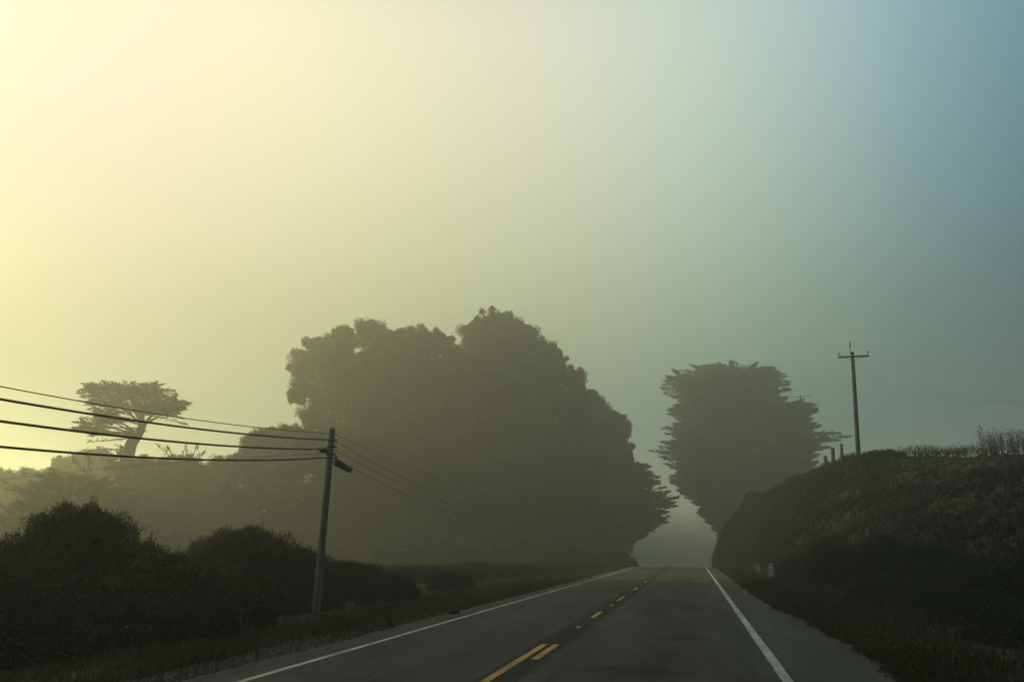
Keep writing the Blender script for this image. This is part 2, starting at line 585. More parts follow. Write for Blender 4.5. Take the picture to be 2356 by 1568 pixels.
def gum_crown(mb, blobs, D, dens=1.0, leaf=(0.38, 0.135), flat=1.0):
    """Clumped drooping foliage. blobs: (px, py, rx, ry, dD)"""
    cs = []
    for (px, py, rx, ry, dD) in blobs:
        DD = D + dD
        c = at(px, py, DD)
        k = pxr(DD)
        R = np.array([rx * k, (rx + ry) / 2 * k * flat, ry * k])
        cs.append((c, R))
        vol = (R[0] * R[1] * R[2]) ** (1 / 3)
        nsub = int(16 + 5 * vol)
        sd = sphere_dirs(nsub)
        sr = rng.uniform(0.45, 0.98, nsub)
        sub = c + sd * R * sr[:, None]
        nl = int(130 * dens * max(0.7, vol / 2.0) ** 2)
        srad = np.clip(vol * rng.uniform(0.20, 0.46, nsub), 0.3, 1.9)
        o = unit(rng.normal(size=(nsub, nl, 3))) * rng.uniform(0, 1, (nsub, nl, 1)) ** 0.5 * rng.uniform(0.75, 1.15, (nsub, nl, 1))
        pts = (sub[:, None, :] + o * srad[:, None, None]).reshape(-1, 3)
        dr = unit(o.reshape(-1, 3)) * 0.7 + np.array([0, 0, -0.7]) + rng.normal(size=(nsub * nl, 3)) * 0.5
        leaves(mb, pts, dr, rng.uniform(0.7, 1.3, len(pts)) * leaf[0], rng.uniform(0.7, 1.3, len(pts)) * leaf[1])
        ni = int(150 * dens * max(0.7, vol / 2.0) ** 2)          # inner leaves, larger
        pi_ = c + sphere_dirs(ni) * (rng.uniform(0, 1, (ni, 1)) ** 0.4) * R * 0.72
        leaves(mb, pi_, rng.normal(size=(ni, 3)), leaf[0] * 2.6, leaf[1] * 4.2)
    return cs


def tree_wood(mb, base, fork, cs, r0, sides=8, root=None, every=1):
    """A trunk from base to fork and limbs to the clump centres."""
    path = bezier(base, fork, 9, 0.03)
    mb.tube(path, np.linspace(r0, r0 * 0.62, 9), sides)
    for i, (c, R) in enumerate(cs):
        if i % every:
            continue
        t = random.uniform(0.45, 1.0)
        st = path[int(t * 8)]
        if c[2] < st[2]:
            st = path[max(1, int(0.4 * 8))]
        p = bezier(st, c, 7, 0.07, 0.05)
        mb.tube(p, np.linspace(r0 * 0.36, r0 * 0.08, 7), 6)
        for _ in range(3):
            e = c + sphere_dirs(1)[0] * R * 0.85
            mb.tube(bezier(p[4], e, 5, 0.08), np.linspace(r0 * 0.13, 0.02, 5), 5)


def base_at(px, D):
    p = at(px, HOR, D)
    return np.array([p[0], p[1], float(zg(p[0], p[1])) - 0.05])


def gum(name, label, cat, group, px, D, blobs, fork, r0, dens=1.0, leaf=(0.38, 0.135), mat='gum', every=1):
    b = base_at(px, D)
    t = thing(name, b, label, cat, group)
    cm = MB()
    cs = gum_crown(cm, blobs, D, dens, leaf)
    cm.build('crown', M[mat], t)
    wm = MB()
    tree_wood(wm, b - np.array([0, 0, 0.2]), at(fork[0], fork[1], D), cs, r0, every=every)
    wm.build('trunk', M['bark'], t, smooth=True)
    return t


def spray(mb, path, size, n, spread=0.45, droop=0.0, tip=True):
    """Cypress foliage along a branch: narrow sprays that point outward along it."""
    path = np.asarray(path)
    m = len(path)
    t = rng.uniform(0.22, 1.0, n) ** 0.8
    f = t * (m - 1)
    i = np.minimum(f.astype(int), m - 2)
    fr = (f - i)[:, None]
    p = path[i] * (1 - fr) + path[i + 1] * fr
    d = unit(path[i + 1] - path[i])
    L = np.linalg.norm(path[-1] - path[0])
    w = (1.08 - t)[:, None] * L * 0.16 + 0.05
    off = rng.normal(size=(n, 3)) * w * np.array([1, 1, 0.55])
    dr = d + rng.normal(size=(n, 3)) * spread * np.array([1, 1, 0.55]) + np.array([0, 0, 0.12 - droop])
    s = size * rng.uniform(0.6, 1.4, n) * (1.15 - 0.4 * t)
    leaves(mb, p + off + dr * 0.15, dr, s, s * 0.27)
    if tip:
        e = np.repeat(path[-1][None], 5, 0) + rng.normal(size=(5, 3)) * 0.12
        leaves(mb, e + d[:1] * 0.2, np.repeat(unit(path[-1] - path[-2])[None], 5, 0) + rng.normal(size=(5, 3)) * 0.15, size * 1.5, size * 0.3)


def cypress(name, label, cat, group, px, D, rows, nb, ns, size, r0, trunk=None, foot=None, depth=0.85, rise=0.10, thresh=0.0, extra=(), mat='cypress'):
    """rows: (py, x_left, x_right) outline of the crown; branches leave the stem at every height."""
    b = base_at(px, D)
    t = thing(name, b, label, cat, group)
    k = pxr(D)
    rows = sorted(rows)
    yy = np.array([r[0] for r in rows], float)
    xl = np.array([px - r[1] for r in rows], float) * k
    xr = np.array([r[2] - px for r in rows], float) * k
    cm, wm = MB(), MB()
    if trunk is None:
        trunk = [(px, rows[-1][0]), (px, rows[0][0] + 15)]
    if foot:
        b = base_at(foot, D)
        t.location = Vector([float(c_) for c_ in b])
        t.matrix_world.translation = t.location
    tp = [b - np.array([0, 0, 0.3])] + [at(x, y, D) for x, y in trunk]
    wm.tube(tp, np.linspace(r0, r0 * 0.25, len(tp)), 9)
    for _ in range(nb):
        py = rng.uniform(yy[0], yy[-1])
        a = rng.uniform(0, 2 * PI) if rng.random() < 0.55 else rng.normal() * 0.42 + PI * rng.integers(0, 2)
        rl, rr = np.interp(py, yy, xl), np.interp(py, yy, xr)
        ca, sa = math.cos(a), math.sin(a)
        R = (rr if ca > 0 else rl) * abs(ca) ** 1 + depth * (rl + rr) / 2 * (1 - abs(ca))
        if R < 0.4:
            continue
        R *= rng.uniform(0.72, 1.0) if rng.random() < 0.85 else rng.uniform(0.95, 1.06)
        o = at(px, py, D)
        s0 = o + np.array([0, 0, -R * rise * 1.4])
        e = o + RGT * ca * R + HF * sa * R + np.array([0, 0, R * rise * rng.uniform(-0.2, 0.6)])
        p = bezier(s0, e, 6, 0.04)
        spray(cm, p, size, ns)
        if rng.random() < 0.4:
            wm.tube(p, np.linspace(max(0.03, R * 0.018), 0.012, 6), 5)
    for (x0, y0, x1, y1, n2, sz) in extra:
        p = bezier(at(x0, y0, D), at(x1, y1, D), 7, 0.03)
        wm.tube(p, np.linspace(0.14, 0.03, 7), 6)
        spray(cm, p, sz, n2)
    cm.build('crown', M[mat], t)
    wm.build('trunk', M['bark'], t, smooth=True)
    return t


# ------------------------------------------------------------------ trees
GT = 'tall gum trees beside the road'
gum('gum_tree', 'tall broad gum tree with loose ragged foliage just right of the near utility pole', 'tree', GT, 880, 135,
    [(780, 815, 46, 40, 1), (880, 815, 50, 40, -1), (960, 822, 48, 40, 1), (820, 890, 60, 50, 0), (900, 905, 60, 50, 1), (985, 925, 60, 55, 0), (860, 1000, 70, 60, 0), (960, 1020, 70, 60, 0), (700, 845, 46, 48, 0), (690, 905, 34, 30, -2), (735, 800, 42, 36, 2), (790, 775, 44, 36, 0), (850, 768, 42, 38, 3), (905, 785, 48, 36, -2), (960, 783, 40, 34, 2), (1005, 790, 44, 36, 0),
     (1045, 815, 36, 34, 1), (1060, 860, 44, 44, -1), (1035, 920, 50, 50, 2), (770, 850, 56, 48, -3), (850, 850, 62, 52, 2), (930, 860, 66, 56, -3), (1000, 860, 56, 54, 3), (745, 915, 46, 40, 2), (820, 940, 64, 56, -2), (910, 960, 70, 66, 3), (1000, 960, 70, 66, -3),
     (720, 960, 40, 30, -1), (760, 1000, 50, 46, 0), (830, 1050, 70, 70, -2), (930, 1070, 80, 80, 3), (1020, 1070, 75, 80, -2), (800, 1150, 80, 80, 2), (900, 1180, 90, 90, -3), (1000, 1190, 85, 90, 2), (860, 1270, 90, 60, -2), (980, 1280, 90, 60, 0), (765, 1245, 60, 70, 0)],
    (870, 1010), 0.5)
gum('gum_tree', 'tallest gum tree with a domed top, in the middle of the grove', 'tree', GT, 1180, 142,
    [(1065, 1000, 60, 70, 0), (1180, 1020, 70, 70, 0), (1335, 960, 26, 40, 0), (1350, 1050, 40, 60, 0), (1095, 765, 40, 38, 0), (1130, 745, 42, 36, -2), (1165, 760, 44, 40, 2), (1210, 770, 36, 36, 0), (1120, 810, 60, 46, 2), (1190, 820, 62, 50, -2), (1250, 810, 40, 34, 0), (1278, 832, 32, 30, 2), (1312, 866, 32, 32, -1), (1330, 912, 28, 36, 1),
     (1240, 870, 60, 50, 3), (1150, 890, 70, 60, -3), (1080, 880, 60, 60, 2), (1290, 940, 54, 56, -2), (1210, 960, 75, 70, 2), (1120, 980, 75, 75, -3), (1320, 1000, 50, 60, 2), (1250, 1060, 80, 75, -2), (1150, 1080, 85, 80, 2), (1070, 1090, 70, 80, 0),
     (1330, 1090, 60, 70, 0), (1230, 1170, 90, 85, 2), (1120, 1190, 90, 90, -2), (1330, 1190, 70, 80, 2), (1260, 1270, 95, 60, -2), (1130, 1280, 95, 60, 2), (1360, 1270, 70, 50, 0)],
    (1180, 1000), 0.5)
gum('gum_tree', 'smaller pale gum tree fading into fog beside the road gap', 'tree', GT, 1400, 156,
    [(1372, 932, 28, 26, 0), (1358, 912, 24, 24, 0), (1345, 970, 40, 40, 2), (1382, 975, 34, 32, -2), (1412, 965, 30, 24, 0), (1432, 992, 22, 30, 2), (1425, 1030, 32, 34, 0), (1380, 1030, 50, 44, 2), (1442, 1050, 16, 26, 0), (1400, 1090, 48, 50, -2), (1350, 1080, 50, 50, 0), (1390, 1160, 60, 60, 2), (1380, 1240, 60, 50, 0)],
    (1395, 1080), 0.4, leaf=(0.44, 0.16))
gum('gum_tree', 'low leafy gum tree at the left foot of the grove, behind the near pole', 'tree', GT, 650, 128,
    [(590, 1010, 34, 26, 0), (620, 1000, 28, 24, 2), (660, 1000, 34, 26, -2), (700, 1010, 40, 30, 0), (575, 1040, 26, 24, 2), (625, 1045, 46, 38, 0), (690, 1055, 50, 44, 2), (740, 1060, 50, 50, -2), (590, 1100, 50, 46, 0), (660, 1120, 60, 56, -3), (730, 1140, 60, 60, 2), (600, 1180, 60, 60, 2), (690, 1220, 70, 60, 0), (590, 1260, 70, 50, 0), (680, 1290, 70, 40, 0), (760, 1290, 60, 40, 1)],
    (650, 1130), 0.4)

cypress('cypress_tree', 'dark cypress with level feathery branches reaching over the road from the grove', 'tree', 'cypress trees by the road', 1425, 160,
        [(1060, 1395, 1455), (1075, 1390, 1490), (1095, 1380, 1508), (1115, 1375, 1522), (1150, 1370, 1547), (1178, 1370, 1543), (1200, 1375, 1533), (1214, 1380, 1505), (1232, 1385, 1482), (1250, 1390, 1450), (1300, 1395, 1440)],
        380, 96, 1.05, 0.7)
cypress('cypress_tree', 'huge block shaped cypress with bare lower trunk on the right of the road', 'tree', 'cypress trees by the road', 1690, 186,
        [(846, 1620, 1760), (853, 1552, 1785), (872, 1535, 1800), (886, 1512, 1812), (900, 1530, 1815), (918, 1560, 1800), (940, 1535, 1815), (970, 1540, 1830), (995, 1528, 1835), (1018, 1530, 1835), (1032, 1506, 1850), (1050, 1524, 1850), (1080, 1540, 1850), (1105, 1548, 1845), (1125, 1560, 1840), (1150, 1592, 1830), (1175, 1610, 1820), (1200, 1628, 1810), (1230, 1665, 1790)],
        950, 120, 1.15, 2.6, trunk=[(1672, 1296), (1668, 1240), (1662, 1150), (1676, 1000), (1690, 870)], foot=1674)
cypress('cypress_tree', 'ragged cypress with one long level bough pointing toward the fence posts', 'tree', 'cypress trees by the road', 1810, 166,
        [(925, 1780, 1855), (940, 1770, 1872), (965, 1760, 1872), (985, 1760, 1886), (1000, 1760, 1868), (1040, 1750, 1880), (1060, 1750, 1872), (1090, 1750, 1870), (1130, 1750, 1850), (1180, 1760, 1840)],
        360, 90, 1.1, 1.0, extra=[(1820, 1010, 1952, 1004, 150, 1.0), (1820, 1002, 1925, 996, 120, 1.1), (1820, 1035, 1905, 1028, 110, 1.1), (1820, 1020, 1925, 1012, 130, 1.1), (1820, 1060, 1880, 1045, 80, 1.1), (1820, 1015, 1900, 1012, 130, 1.2)])


# far-off wood past the crest, hidden by the grove, added to shade the fog there
fw = MB()
nn = 16000
fy = rng.uniform(185, 560, nn)
fx = -rng.uniform(0, 60, nn) - 6 - fy * 0.092
fh = rng.uniform(0, 1, nn) ** 0.8 * (30 + 5 * np.sin(fy * 0.11) + 3 * np.sin(fy * 0.31 + fx * 0.2))
fp = np.stack([fx, fy, zg(fx, fy) + fh], -1)
leaves(fw, fp, rng.normal(size=fp.shape), 4.5, 2.6)
tag(fw.build('shade_wood', M['cypress']), kind='stuff')

SHADE_TREES = 'added shade gum trees beyond the left picture edge'  # unseen trees added to keep sun off the near fog and the bank
for px, D, top, lab in ((-270, 94, 640, 'added shade gum tree beyond the left picture edge, farthest of the side grove'), (-360, 78, 560, 'added shade gum tree beyond the left picture edge, third farthest of the side grove'), (-520, 64, 465, 'added shade gum tree beyond the left picture edge, second farthest of the side grove'),
                        (-760, 52, 260, 'added shade gum tree beyond the left picture edge, middle of the side grove'), (-1100, 44, 55, 'added shade gum tree beyond the left picture edge, second nearest of the side grove'),
                        (-1600, 36, -225, 'added shade gum tree beyond the left picture edge, nearest of the side grove')):
    w = 150 * 70 / D
    hgt = HOR - top
    bl = []
    for _ in range(22):
        a_, r_ = rng.uniform(0, 2 * PI), math.sqrt(rng.uniform(0, 1))
        bl.append((px + math.cos(a_) * r_ * w * 0.8, top + hgt * (0.16 + rng.uniform(0, 0.72)), w * 0.42, hgt * 0.13, rng.uniform(-4, 4)))
    gum('gum_tree', lab, 'tree', SHADE_TREES, px, D, bl, (px, top + hgt * 0.5), 0.6, dens=0.25, leaf=(0.5, 0.2))


def pad_cypress():
    D = 126
    b = base_at(288, D)
    t = thing('flat_topped_cypress', b, 'flat topped windswept cypress with bare crooked trunk, crossed by the power lines', 'tree', 'cypress trees on the left')
    cm, wm = MB(), MB()
    path = [b - np.array([0, 0, .3]), at(284, 1180, D), at(284, 1100, D), at(292, 1055, D), at(302, 1020, D), at(318, 998, D), at(328, 978, D), at(322, 955, D), at(312, 925, D), at(305, 900, D)]
    wm.tube(path, [1.4, 1.2, 1.1, 1.0, .9, .75, .6, .55, .4, .2], 9)
    pads = [(300, 918, 100, 20), (255, 905, 62, 16), (335, 905, 62, 20), (375, 925, 42, 20), (395, 940, 34, 16), (225, 896, 34, 10), (290, 893, 60, 10), (345, 890, 24, 8), (235, 930, 40, 12), (300, 940, 60, 14), (360, 945, 50, 12), (408, 925, 18, 10),
            (222, 973, 40, 12), (200, 985, 26, 8), (255, 965, 36, 9), (245, 950, 34, 7), (235, 995, 30, 8), (300, 1062, 26, 22), (275, 1075, 30, 18), (305, 1085, 34, 20), (285, 1045, 16, 16)]
    k = pxr(D)
    for px, py, rx, ry in pads:
        c = at(px, py, D + rng.uniform(-1.5, 1.5))
        st = np.array(path[6 if py < 950 else (5 if py < 1010 else 3)])
        wm.tube(bezier(st, c, 7, 0.05, -0.03), np.linspace(0.22, 0.05, 7), 6)
        nb = int(8 + rx * 0.5)
        for _ in range(nb):
            a = rng.uniform(0, 2 * PI)
            f = rng.uniform(0.55, 1.12)
            R = rx * k
            e = c + RGT * math.cos(a) * R * f + HF * math.sin(a) * R * 0.8 * f + np.array([0, 0, rng.uniform(-0.8, 1.0) * ry * k])
            s0 = c + np.array([0, 0, rng.uniform(-0.6, 0.5) * ry * k]) + RGT * rng.uniform(-.3, .3) * R
            spray(cm, bezier(s0, e, 5, 0.05), 0.66, 28, spread=0.38)
    for x0, y0, x1, y1, n in ((318, 985, 180, 985, 30), (310, 1005, 205, 1015, 26), (325, 950, 425, 975, 22), (325, 955, 415, 960, 30), (300, 1030, 230, 1030, 24), (320, 975, 230, 955, 40), (315, 990, 260, 1000, 30), (322, 1000, 334, 990, 4), (300, 1050, 345, 1065, 14)):
        p = bezier(at(x0, y0, D), at(x1, y1, D + rng.uniform(-2, 2)), 8, 0.07)
        wm.tube(p, np.linspace(0.15, 0.03, 8), 6)
        spray(cm, p, 0.6, n * 2)
    cm.build('crown', M['cypress'], t)
    wm.build('trunk', M['bark'], t, smooth=True)


pad_cypress()
cypress('cypress_tree', 'young cypress with upswept open tips just right of the flat topped cypress', 'tree', 'cypress trees on the left', 425, 134,
        [(1048, 420, 432), (1062, 400, 445), (1075, 375, 458), (1095, 360, 470), (1130, 345, 500), (1200, 330, 520), (1290, 330, 520)], 170, 44, 1.15, 0.4, rise=0.5,
        extra=[(420, 1085, 388, 1030, 30, 0.8), (425, 1075, 428, 1022, 30, 0.7), (430, 1080, 466, 1042, 26, 0.8), (420, 1080, 366, 1024, 22, 0.8), (430, 1085, 452, 1028, 20, 0.7), (350, 1068, 395, 1050, 40, 0.9)])
gum('gum_tree', 'rounded hazy tree below the flat topped cypress, right of its trunk', 'tree', 'hazy low trees on the left', 480, 130,
    [(318, 1108, 44, 28, 0), (350, 1100, 36, 30, 1), (318, 1145, 50, 44, 0), (310, 1210, 60, 60, 0), (320, 1270, 60, 50, 0), (340, 1075, 40, 24, 0), (375, 1080, 40, 26, 2), (400, 1100, 44, 36, 0), (460, 1090, 40, 30, 1), (510, 1075, 40, 26, 0), (545, 1060, 26, 22, 2), (550, 1085, 40, 36, 0), (430, 1150, 70, 60, 0), (520, 1150, 60, 60, 0), (370, 1150, 60, 56, 2), (480, 1230, 80, 60, 0), (390, 1240, 70, 60, 0), (560, 1230, 60, 60, 1), (430, 1300, 90, 40, 0)],
    (470, 1160), 0.35, leaf=(0.33, 0.12))
gum('gum_tree', 'pale fogged tree with soft crown between the flat topped cypress and the picture edge', 'tree', 'hazy low trees on the left', 180, 156,
    [(215, 1055, 40, 24, 0), (180, 1075, 40, 30, 2), (140, 1070, 26, 20, 0), (125, 1095, 40, 30, -2), (90, 1100, 30, 22, 0), (235, 1085, 50, 34, 0), (170, 1130, 60, 44, 0), (100, 1150, 60, 44, 0), (250, 1140, 60, 50, 0), (180, 1200, 70, 60, 0), (100, 1220, 70, 60, 0), (260, 1220, 70, 60, 0), (180, 1290, 90, 40, 0)],
    (180, 1150), 0.4, leaf=(0.44, 0.16))
gum('gum_tree', 'pale fogged tree cut by the left picture edge, near the low sun glow', 'tree', 'hazy low trees on the left', 20, 152,
    [(60, 1100, 34, 22, 0), (20, 1105, 34, 24, 2), (-30, 1100, 40, 30, 0), (50, 1140, 50, 36, 0), (-20, 1150, 60, 44, 0), (30, 1200, 70, 56, 0), (-50, 1220, 70, 60, 0), (40, 1270, 80, 50, 0), (-60, 1290, 70, 50, 0)],
    (15, 1160), 0.4, leaf=(0.44, 0.16))
cypress('cypress_tree', 'low dark cypress with drooping spiky boughs at the foot of the flat topped cypress', 'tree', 'cypress trees on the left', 180, 116,
        [(1098, 165, 200), (1105, 110, 240), (1120, 90, 280), (1140, 60, 300), (1170, 20, 330), (1220, -10, 350), (1290, -20, 360)], 250, 48, 1.15, 0.45, rise=0.25,
        extra=[(180, 1100, 118, 1078, 26, 0.8), (190, 1100, 130, 1086, 26, 0.8), (60, 1145, 10, 1108, 26, 0.8), (90, 1150, 20, 1125, 26, 0.8), (150, 1110, 60, 1088, 24, 0.8), (200, 1090, 172, 1058, 24, 0.8), (210, 1090, 200, 1048, 24, 0.8)])


# ------------------------------------------------------------------ shrubs
def shrub(name, label, cat, group, px, D, top_py, w_px, mat, n=26000, leaf=(0.075, 0.032), shoots=700, shoot_len=0.22, flowers=None, lobes=7, depth=1.0, zb=None, bank=None, sq=2.7, rough=0.75):
    if bank is None:
        b = base_at(px, D)
    else:
        p = at(px, bank, D)
        b = np.array(p)
    t = thing(name, b, label, cat, group)
    top = at(px, top_py, D)
    H = top[2] - b[2]
    Rx = w_px * pxr(D) / 2
    Ry = Rx * depth
    lob = [(unit(rng.normal(size=3) + np.array([0, 0, .4])), rough * rng.uniform(0.05, 0.20), rng.uniform(3.0, 14.0)) for _ in range(lobes + 6)]

    def rad(d):
        f = np.full(len(d), 0.92 - 0.14 * rough) * sup(d)
        for ax, amp, sh in lob:
            f += amp * np.exp(-sh * 2 * (1 - d @ ax))
        # rougher edge
        f *= 1 + 0.06 * np.sin(d[:, 0] * 11 + d[:, 2] * 7) * np.sin(d[:, 1] * 9 + 1) + 0.03 * np.sin(d[:, 0] * 27 + 2) * np.sin(d[:, 2] * 23 + d[:, 1] * 19)
        return f

    scale = np.array([Rx, Ry, H])

    def sup(d):
        return ((np.abs(d) ** sq).sum(1)) ** (-1.0 / sq)
    mb = MB()
    d = sphere_dirs(n * 2)
    d = d[d[:, 2] > -0.12][:n]
    r = rad(d) * rng.uniform(0.80, 1.0, len(d)) ** 0.8
    p = b + d * r[:, None] * scale
    nrm = unit(d / scale)
    leaves(mb, p, nrm + rng.normal(size=p.shape) * 0.8 + np.array([0, 0, 0.4]), rng.uniform(0.7, 1.5, len(p)) * leaf[0], rng.uniform(0.7, 1.4, len(p)) * leaf[1])
    ni = n // 8
    di = sphere_dirs(ni * 2)
    di = di[di[:, 2] > -0.1][:ni]
    pi_ = b + di * (rad(di) * rng.uniform(0.5, 0.86, len(di)))[:, None] * scale
    leaves(mb, pi_, rng.normal(size=pi_.shape), leaf[0] * 3.2, leaf[1] * 4.5)
    # shoots that stick out of the outline
    ds = sphere_dirs(shoots * 2)
    ds = ds[ds[:, 2] > 0.0][:shoots]
    ps = b + ds * rad(ds)[:, None] * scale * 0.96
    dd = unit(unit(ds / scale) * 0.7 + rng.normal(size=ps.shape) * 0.4 + np.array([0, 0, 0.6]))
    Ls = shoot_len * rng.uniform(0.4, 1.3, len(ps))
    leaves(mb, ps + dd * Ls[:, None] * 0.5, dd, Ls * 1.1, 0.012)
    for k in range(6):
        f = (k + 0.6) / 6
        pk = ps + dd * (Ls * f)[:, None]
        leaves(mb, pk + rng.normal(size=pk.shape) * 0.015, dd * 0.5 + rng.normal(size=pk.shape) * 0.9, leaf[0] * rng.uniform(0.6, 1.1, len(pk)), leaf[1])
    mb.build('foliage', M[mat], t)
    wb = MB()
    for _ in range(14):
        e = sphere_dirs(1)[0]
        e[2] = abs(e[2]) + 0.2
        e = unit(e)
        wb.tube(bezier(b + rng.normal(size=3) * np.array([.12, .12, 0.0]) * Rx, b + e * scale * 0.85, 6, 0.06), np.linspace(0.035, 0.008, 6), 5)
    wb.build('stem', M['bark'], t, smooth=True)
    if flowers:
        fb = MB()
        df = sphere_dirs(flowers * 3)
        df = df[(df[:, 2] > 0.1)][:flowers]
        pf = b + df * rad(df)[:, None] * scale * rng.uniform(0.96, 1.04, (len(df), 1))
        leaves(fb, pf, rng.normal(size=pf.shape) + np.array([0, 0, 1]), 0.042, 0.028)
        fb.build('seed_head', M['seed'], t)['kind'] = 'stuff'
    return t


GL = 'roadside shrubs on the left'
SH = dict(name='roadside_shrub', cat='shrub', group=GL)
shrub(label='large dome shaped dark shrub, tallest of the roadside scrub left of the near pole', px=182, D=23, top_py=1140, w_px=275, rough=0.2, sq=3.0, mat='scrub', n=42000, shoots=1500, shoot_len=0.26, **SH)
shrub(label='dark leafy shrub cut by the left picture edge beside the dome shaped shrub', px=20, D=21, top_py=1222, w_px=260, mat='scrub', n=26000, **SH)
shrub(label='reddish rounded shrub with a long sloping shoulder, just left of the near pole', px=555, D=29, top_py=1198, w_px=300, rough=0.35, sq=2.8, mat='redscrub', n=36000, shoots=1100, shoot_len=0.25, **SH)
shrub(label='low reddish shrub behind the foot of the near utility pole', px=680, D=30, top_py=1240, w_px=260, mat='redscrub', n=24000, shoots=700, **SH)
shrub(label='low spreading shrub dusted with pale seed heads in front of the scrub', px=400, D=20, top_py=1270, w_px=330, mat='scrub', n=34000, flowers=900, **SH)
shrub(label='small seeded shrub at the right end of the scrub, beside the pole foot', px=540, D=19.5, top_py=1325, w_px=210, mat='scrub', n=22000, flowers=600, **SH)
shrub(label='dark low shrub below the dome shaped shrub, nearest the gravel', px=200, D=16.5, top_py=1330, w_px=420, mat='brush', n=30000, flowers=120, **SH)
shrub(label='dark low shrub in the lower left picture corner', px=-60, D=15.5, top_py=1300, w_px=360, mat='brush', n=22000, **SH)
shrub(label='grassy shrub filling the dip between the dome shrub and the reddish shrub', px=330, D=24, top_py=1238, w_px=200, mat='redscrub', n=22000, shoots=900, shoot_len=0.3, **SH)
shrub(label='squat dark shrub under the low seeded shrub, close to the road', px=420, D=17.5, top_py=1390, w_px=300, mat='brush', n=22000, **SH)
shrub(label='low rounded bush right of the near pole, nearer of two along the verge', px=800, D=36, top_py=1278, w_px=190, mat='brush', n=20000, leaf=(0.09, 0.04), **SH)
shrub(label='small rounded bush midway along the verge between pole and birds', px=900, D=33, top_py=1322, w_px=150, mat='brush', n=18000, leaf=(0.09, 0.04), **SH)
shrub(label='small faint bush on the verge above the walking bird', px=1040, D=44, top_py=1322, w_px=110, mat='brush', n=14000, leaf=(0.1, 0.045), **SH)
shrub(label='tall faint thicket along the foot of the grove above the walking bird', px=1010, D=100, top_py=1258, w_px=360, mat='brush', n=22000, leaf=(0.26, 0.11), **SH)
shrub(label='tall faint thicket along the foot of the grove beside the far edge line', px=1240, D=108, top_py=1244, w_px=320, mat='brush', n=22000, leaf=(0.28, 0.12), **SH)
shrub(label='faint thicket where the grove meets the road crest', px=1405, D=112, top_py=1262, w_px=120, mat='brush', n=16000, leaf=(0.2, 0.09), **SH)

shrub(label='wide low scrub patch on the flat between the near pole and the grove', px=960, D=57, top_py=1297, w_px=300, mat='brush', n=22000, leaf=(0.15, 0.065), **SH)
shrub(label='wide low scrub patch in front of the tallest gum tree, left of the edge line', px=1140, D=66, top_py=1291, w_px=280, mat='brush', n=22000, leaf=(0.17, 0.075), **SH)
shrub(label='low scrub beside the left edge line where it fades before the crest', px=1290, D=78, top_py=1284, w_px=190, mat='brush', n=18000, leaf=(0.19, 0.085), **SH)
shrub(label='low scrub patch just right of the near pole, behind the rounded bushes', px=800, D=50, top_py=1296, w_px=260, mat='brush', n=20000, leaf=(0.13, 0.06), **SH)

GR = 'dark brush along the right verge'
SR = dict(name='roadside_shrub', cat='shrub', group=GR)
shrub(label='dark bush right behind the white marker post', px=1850, D=46, top_py=1262, w_px=150, mat='brush', n=18000, leaf=(0.09, 0.04), **SR)
shrub(label='dark twiggy bush second to the right of the white marker post', px=1930, D=38, top_py=1243, w_px=190, mat='brush', n=22000, shoots=1100, shoot_len=0.3, **SR)
shrub(label='dark tall bush under the fence posts, highest of the right verge brush', px=2030, D=34, top_py=1232, w_px=200, mat='brush', n=24000, shoots=1200, shoot_len=0.35, **SR)
shrub(label='dark rounded bush below the crossarm pole along the right verge', px=2150, D=30, top_py=1248, w_px=220, mat='brush', n=24000, shoots=1000, shoot_len=0.3, **SR)
shrub(label='dark bush near the right picture edge with a few leafy tips', px=2270, D=26, top_py=1268, w_px=240, mat='brush', n=26000, shoots=1000, shoot_len=0.3, leaf=(0.09, 0.045), **SR)
shrub(label='black bush cut by the right picture edge above the verge grass', px=2380, D=22, top_py=1285, w_px=260, mat='brush', n=24000, leaf=(0.09, 0.045), **SR)
shrub(label='low black bush in front of the taller brush at lower right', px=2210, D=21, top_py=1370, w_px=300, mat='brush', n=24000, flowers=60, **SR)
shrub(label='low black bush at the right picture edge, nearest the road', px=2400, D=16, top_py=1400, w_px=380, mat='brush', n=22000, **SR)
shrub(label='low dark bush with yellowish tips beside the asphalt edge on the right', px=2020, D=27, top_py=1345, w_px=200, mat='brush', n=20000, flowers=40, **SR)
shrub(label='rounded dark scrub on the bank crest just left of the fence posts', px=1850, D=79, top_py=1092, w_px=90, mat='brush', n=9000, leaf=(0.2, 0.09), bank=1118, **SR)
shrub(label='dark scrub on the bank shoulder in front of the huge cypress', px=1764, D=90, top_py=1126, w_px=130, sq=2.0, mat='brush', n=12000, leaf=(0.2, 0.09), bank=1180, **SR)
shrub(label='dark scrub at the foot of the huge cypress beside the road crest', px=1690, D=108, top_py=1186, w_px=80, sq=2.0, mat='brush', n=14000, leaf=(0.22, 0.1), **SR)
shrub(label='low scrub on the bank crest at the foot of the crossarm pole', px=2030, D=55, top_py=1036, w_px=110, mat='brush', n=12000, leaf=(0.13, 0.06), bank=1062, **SR)


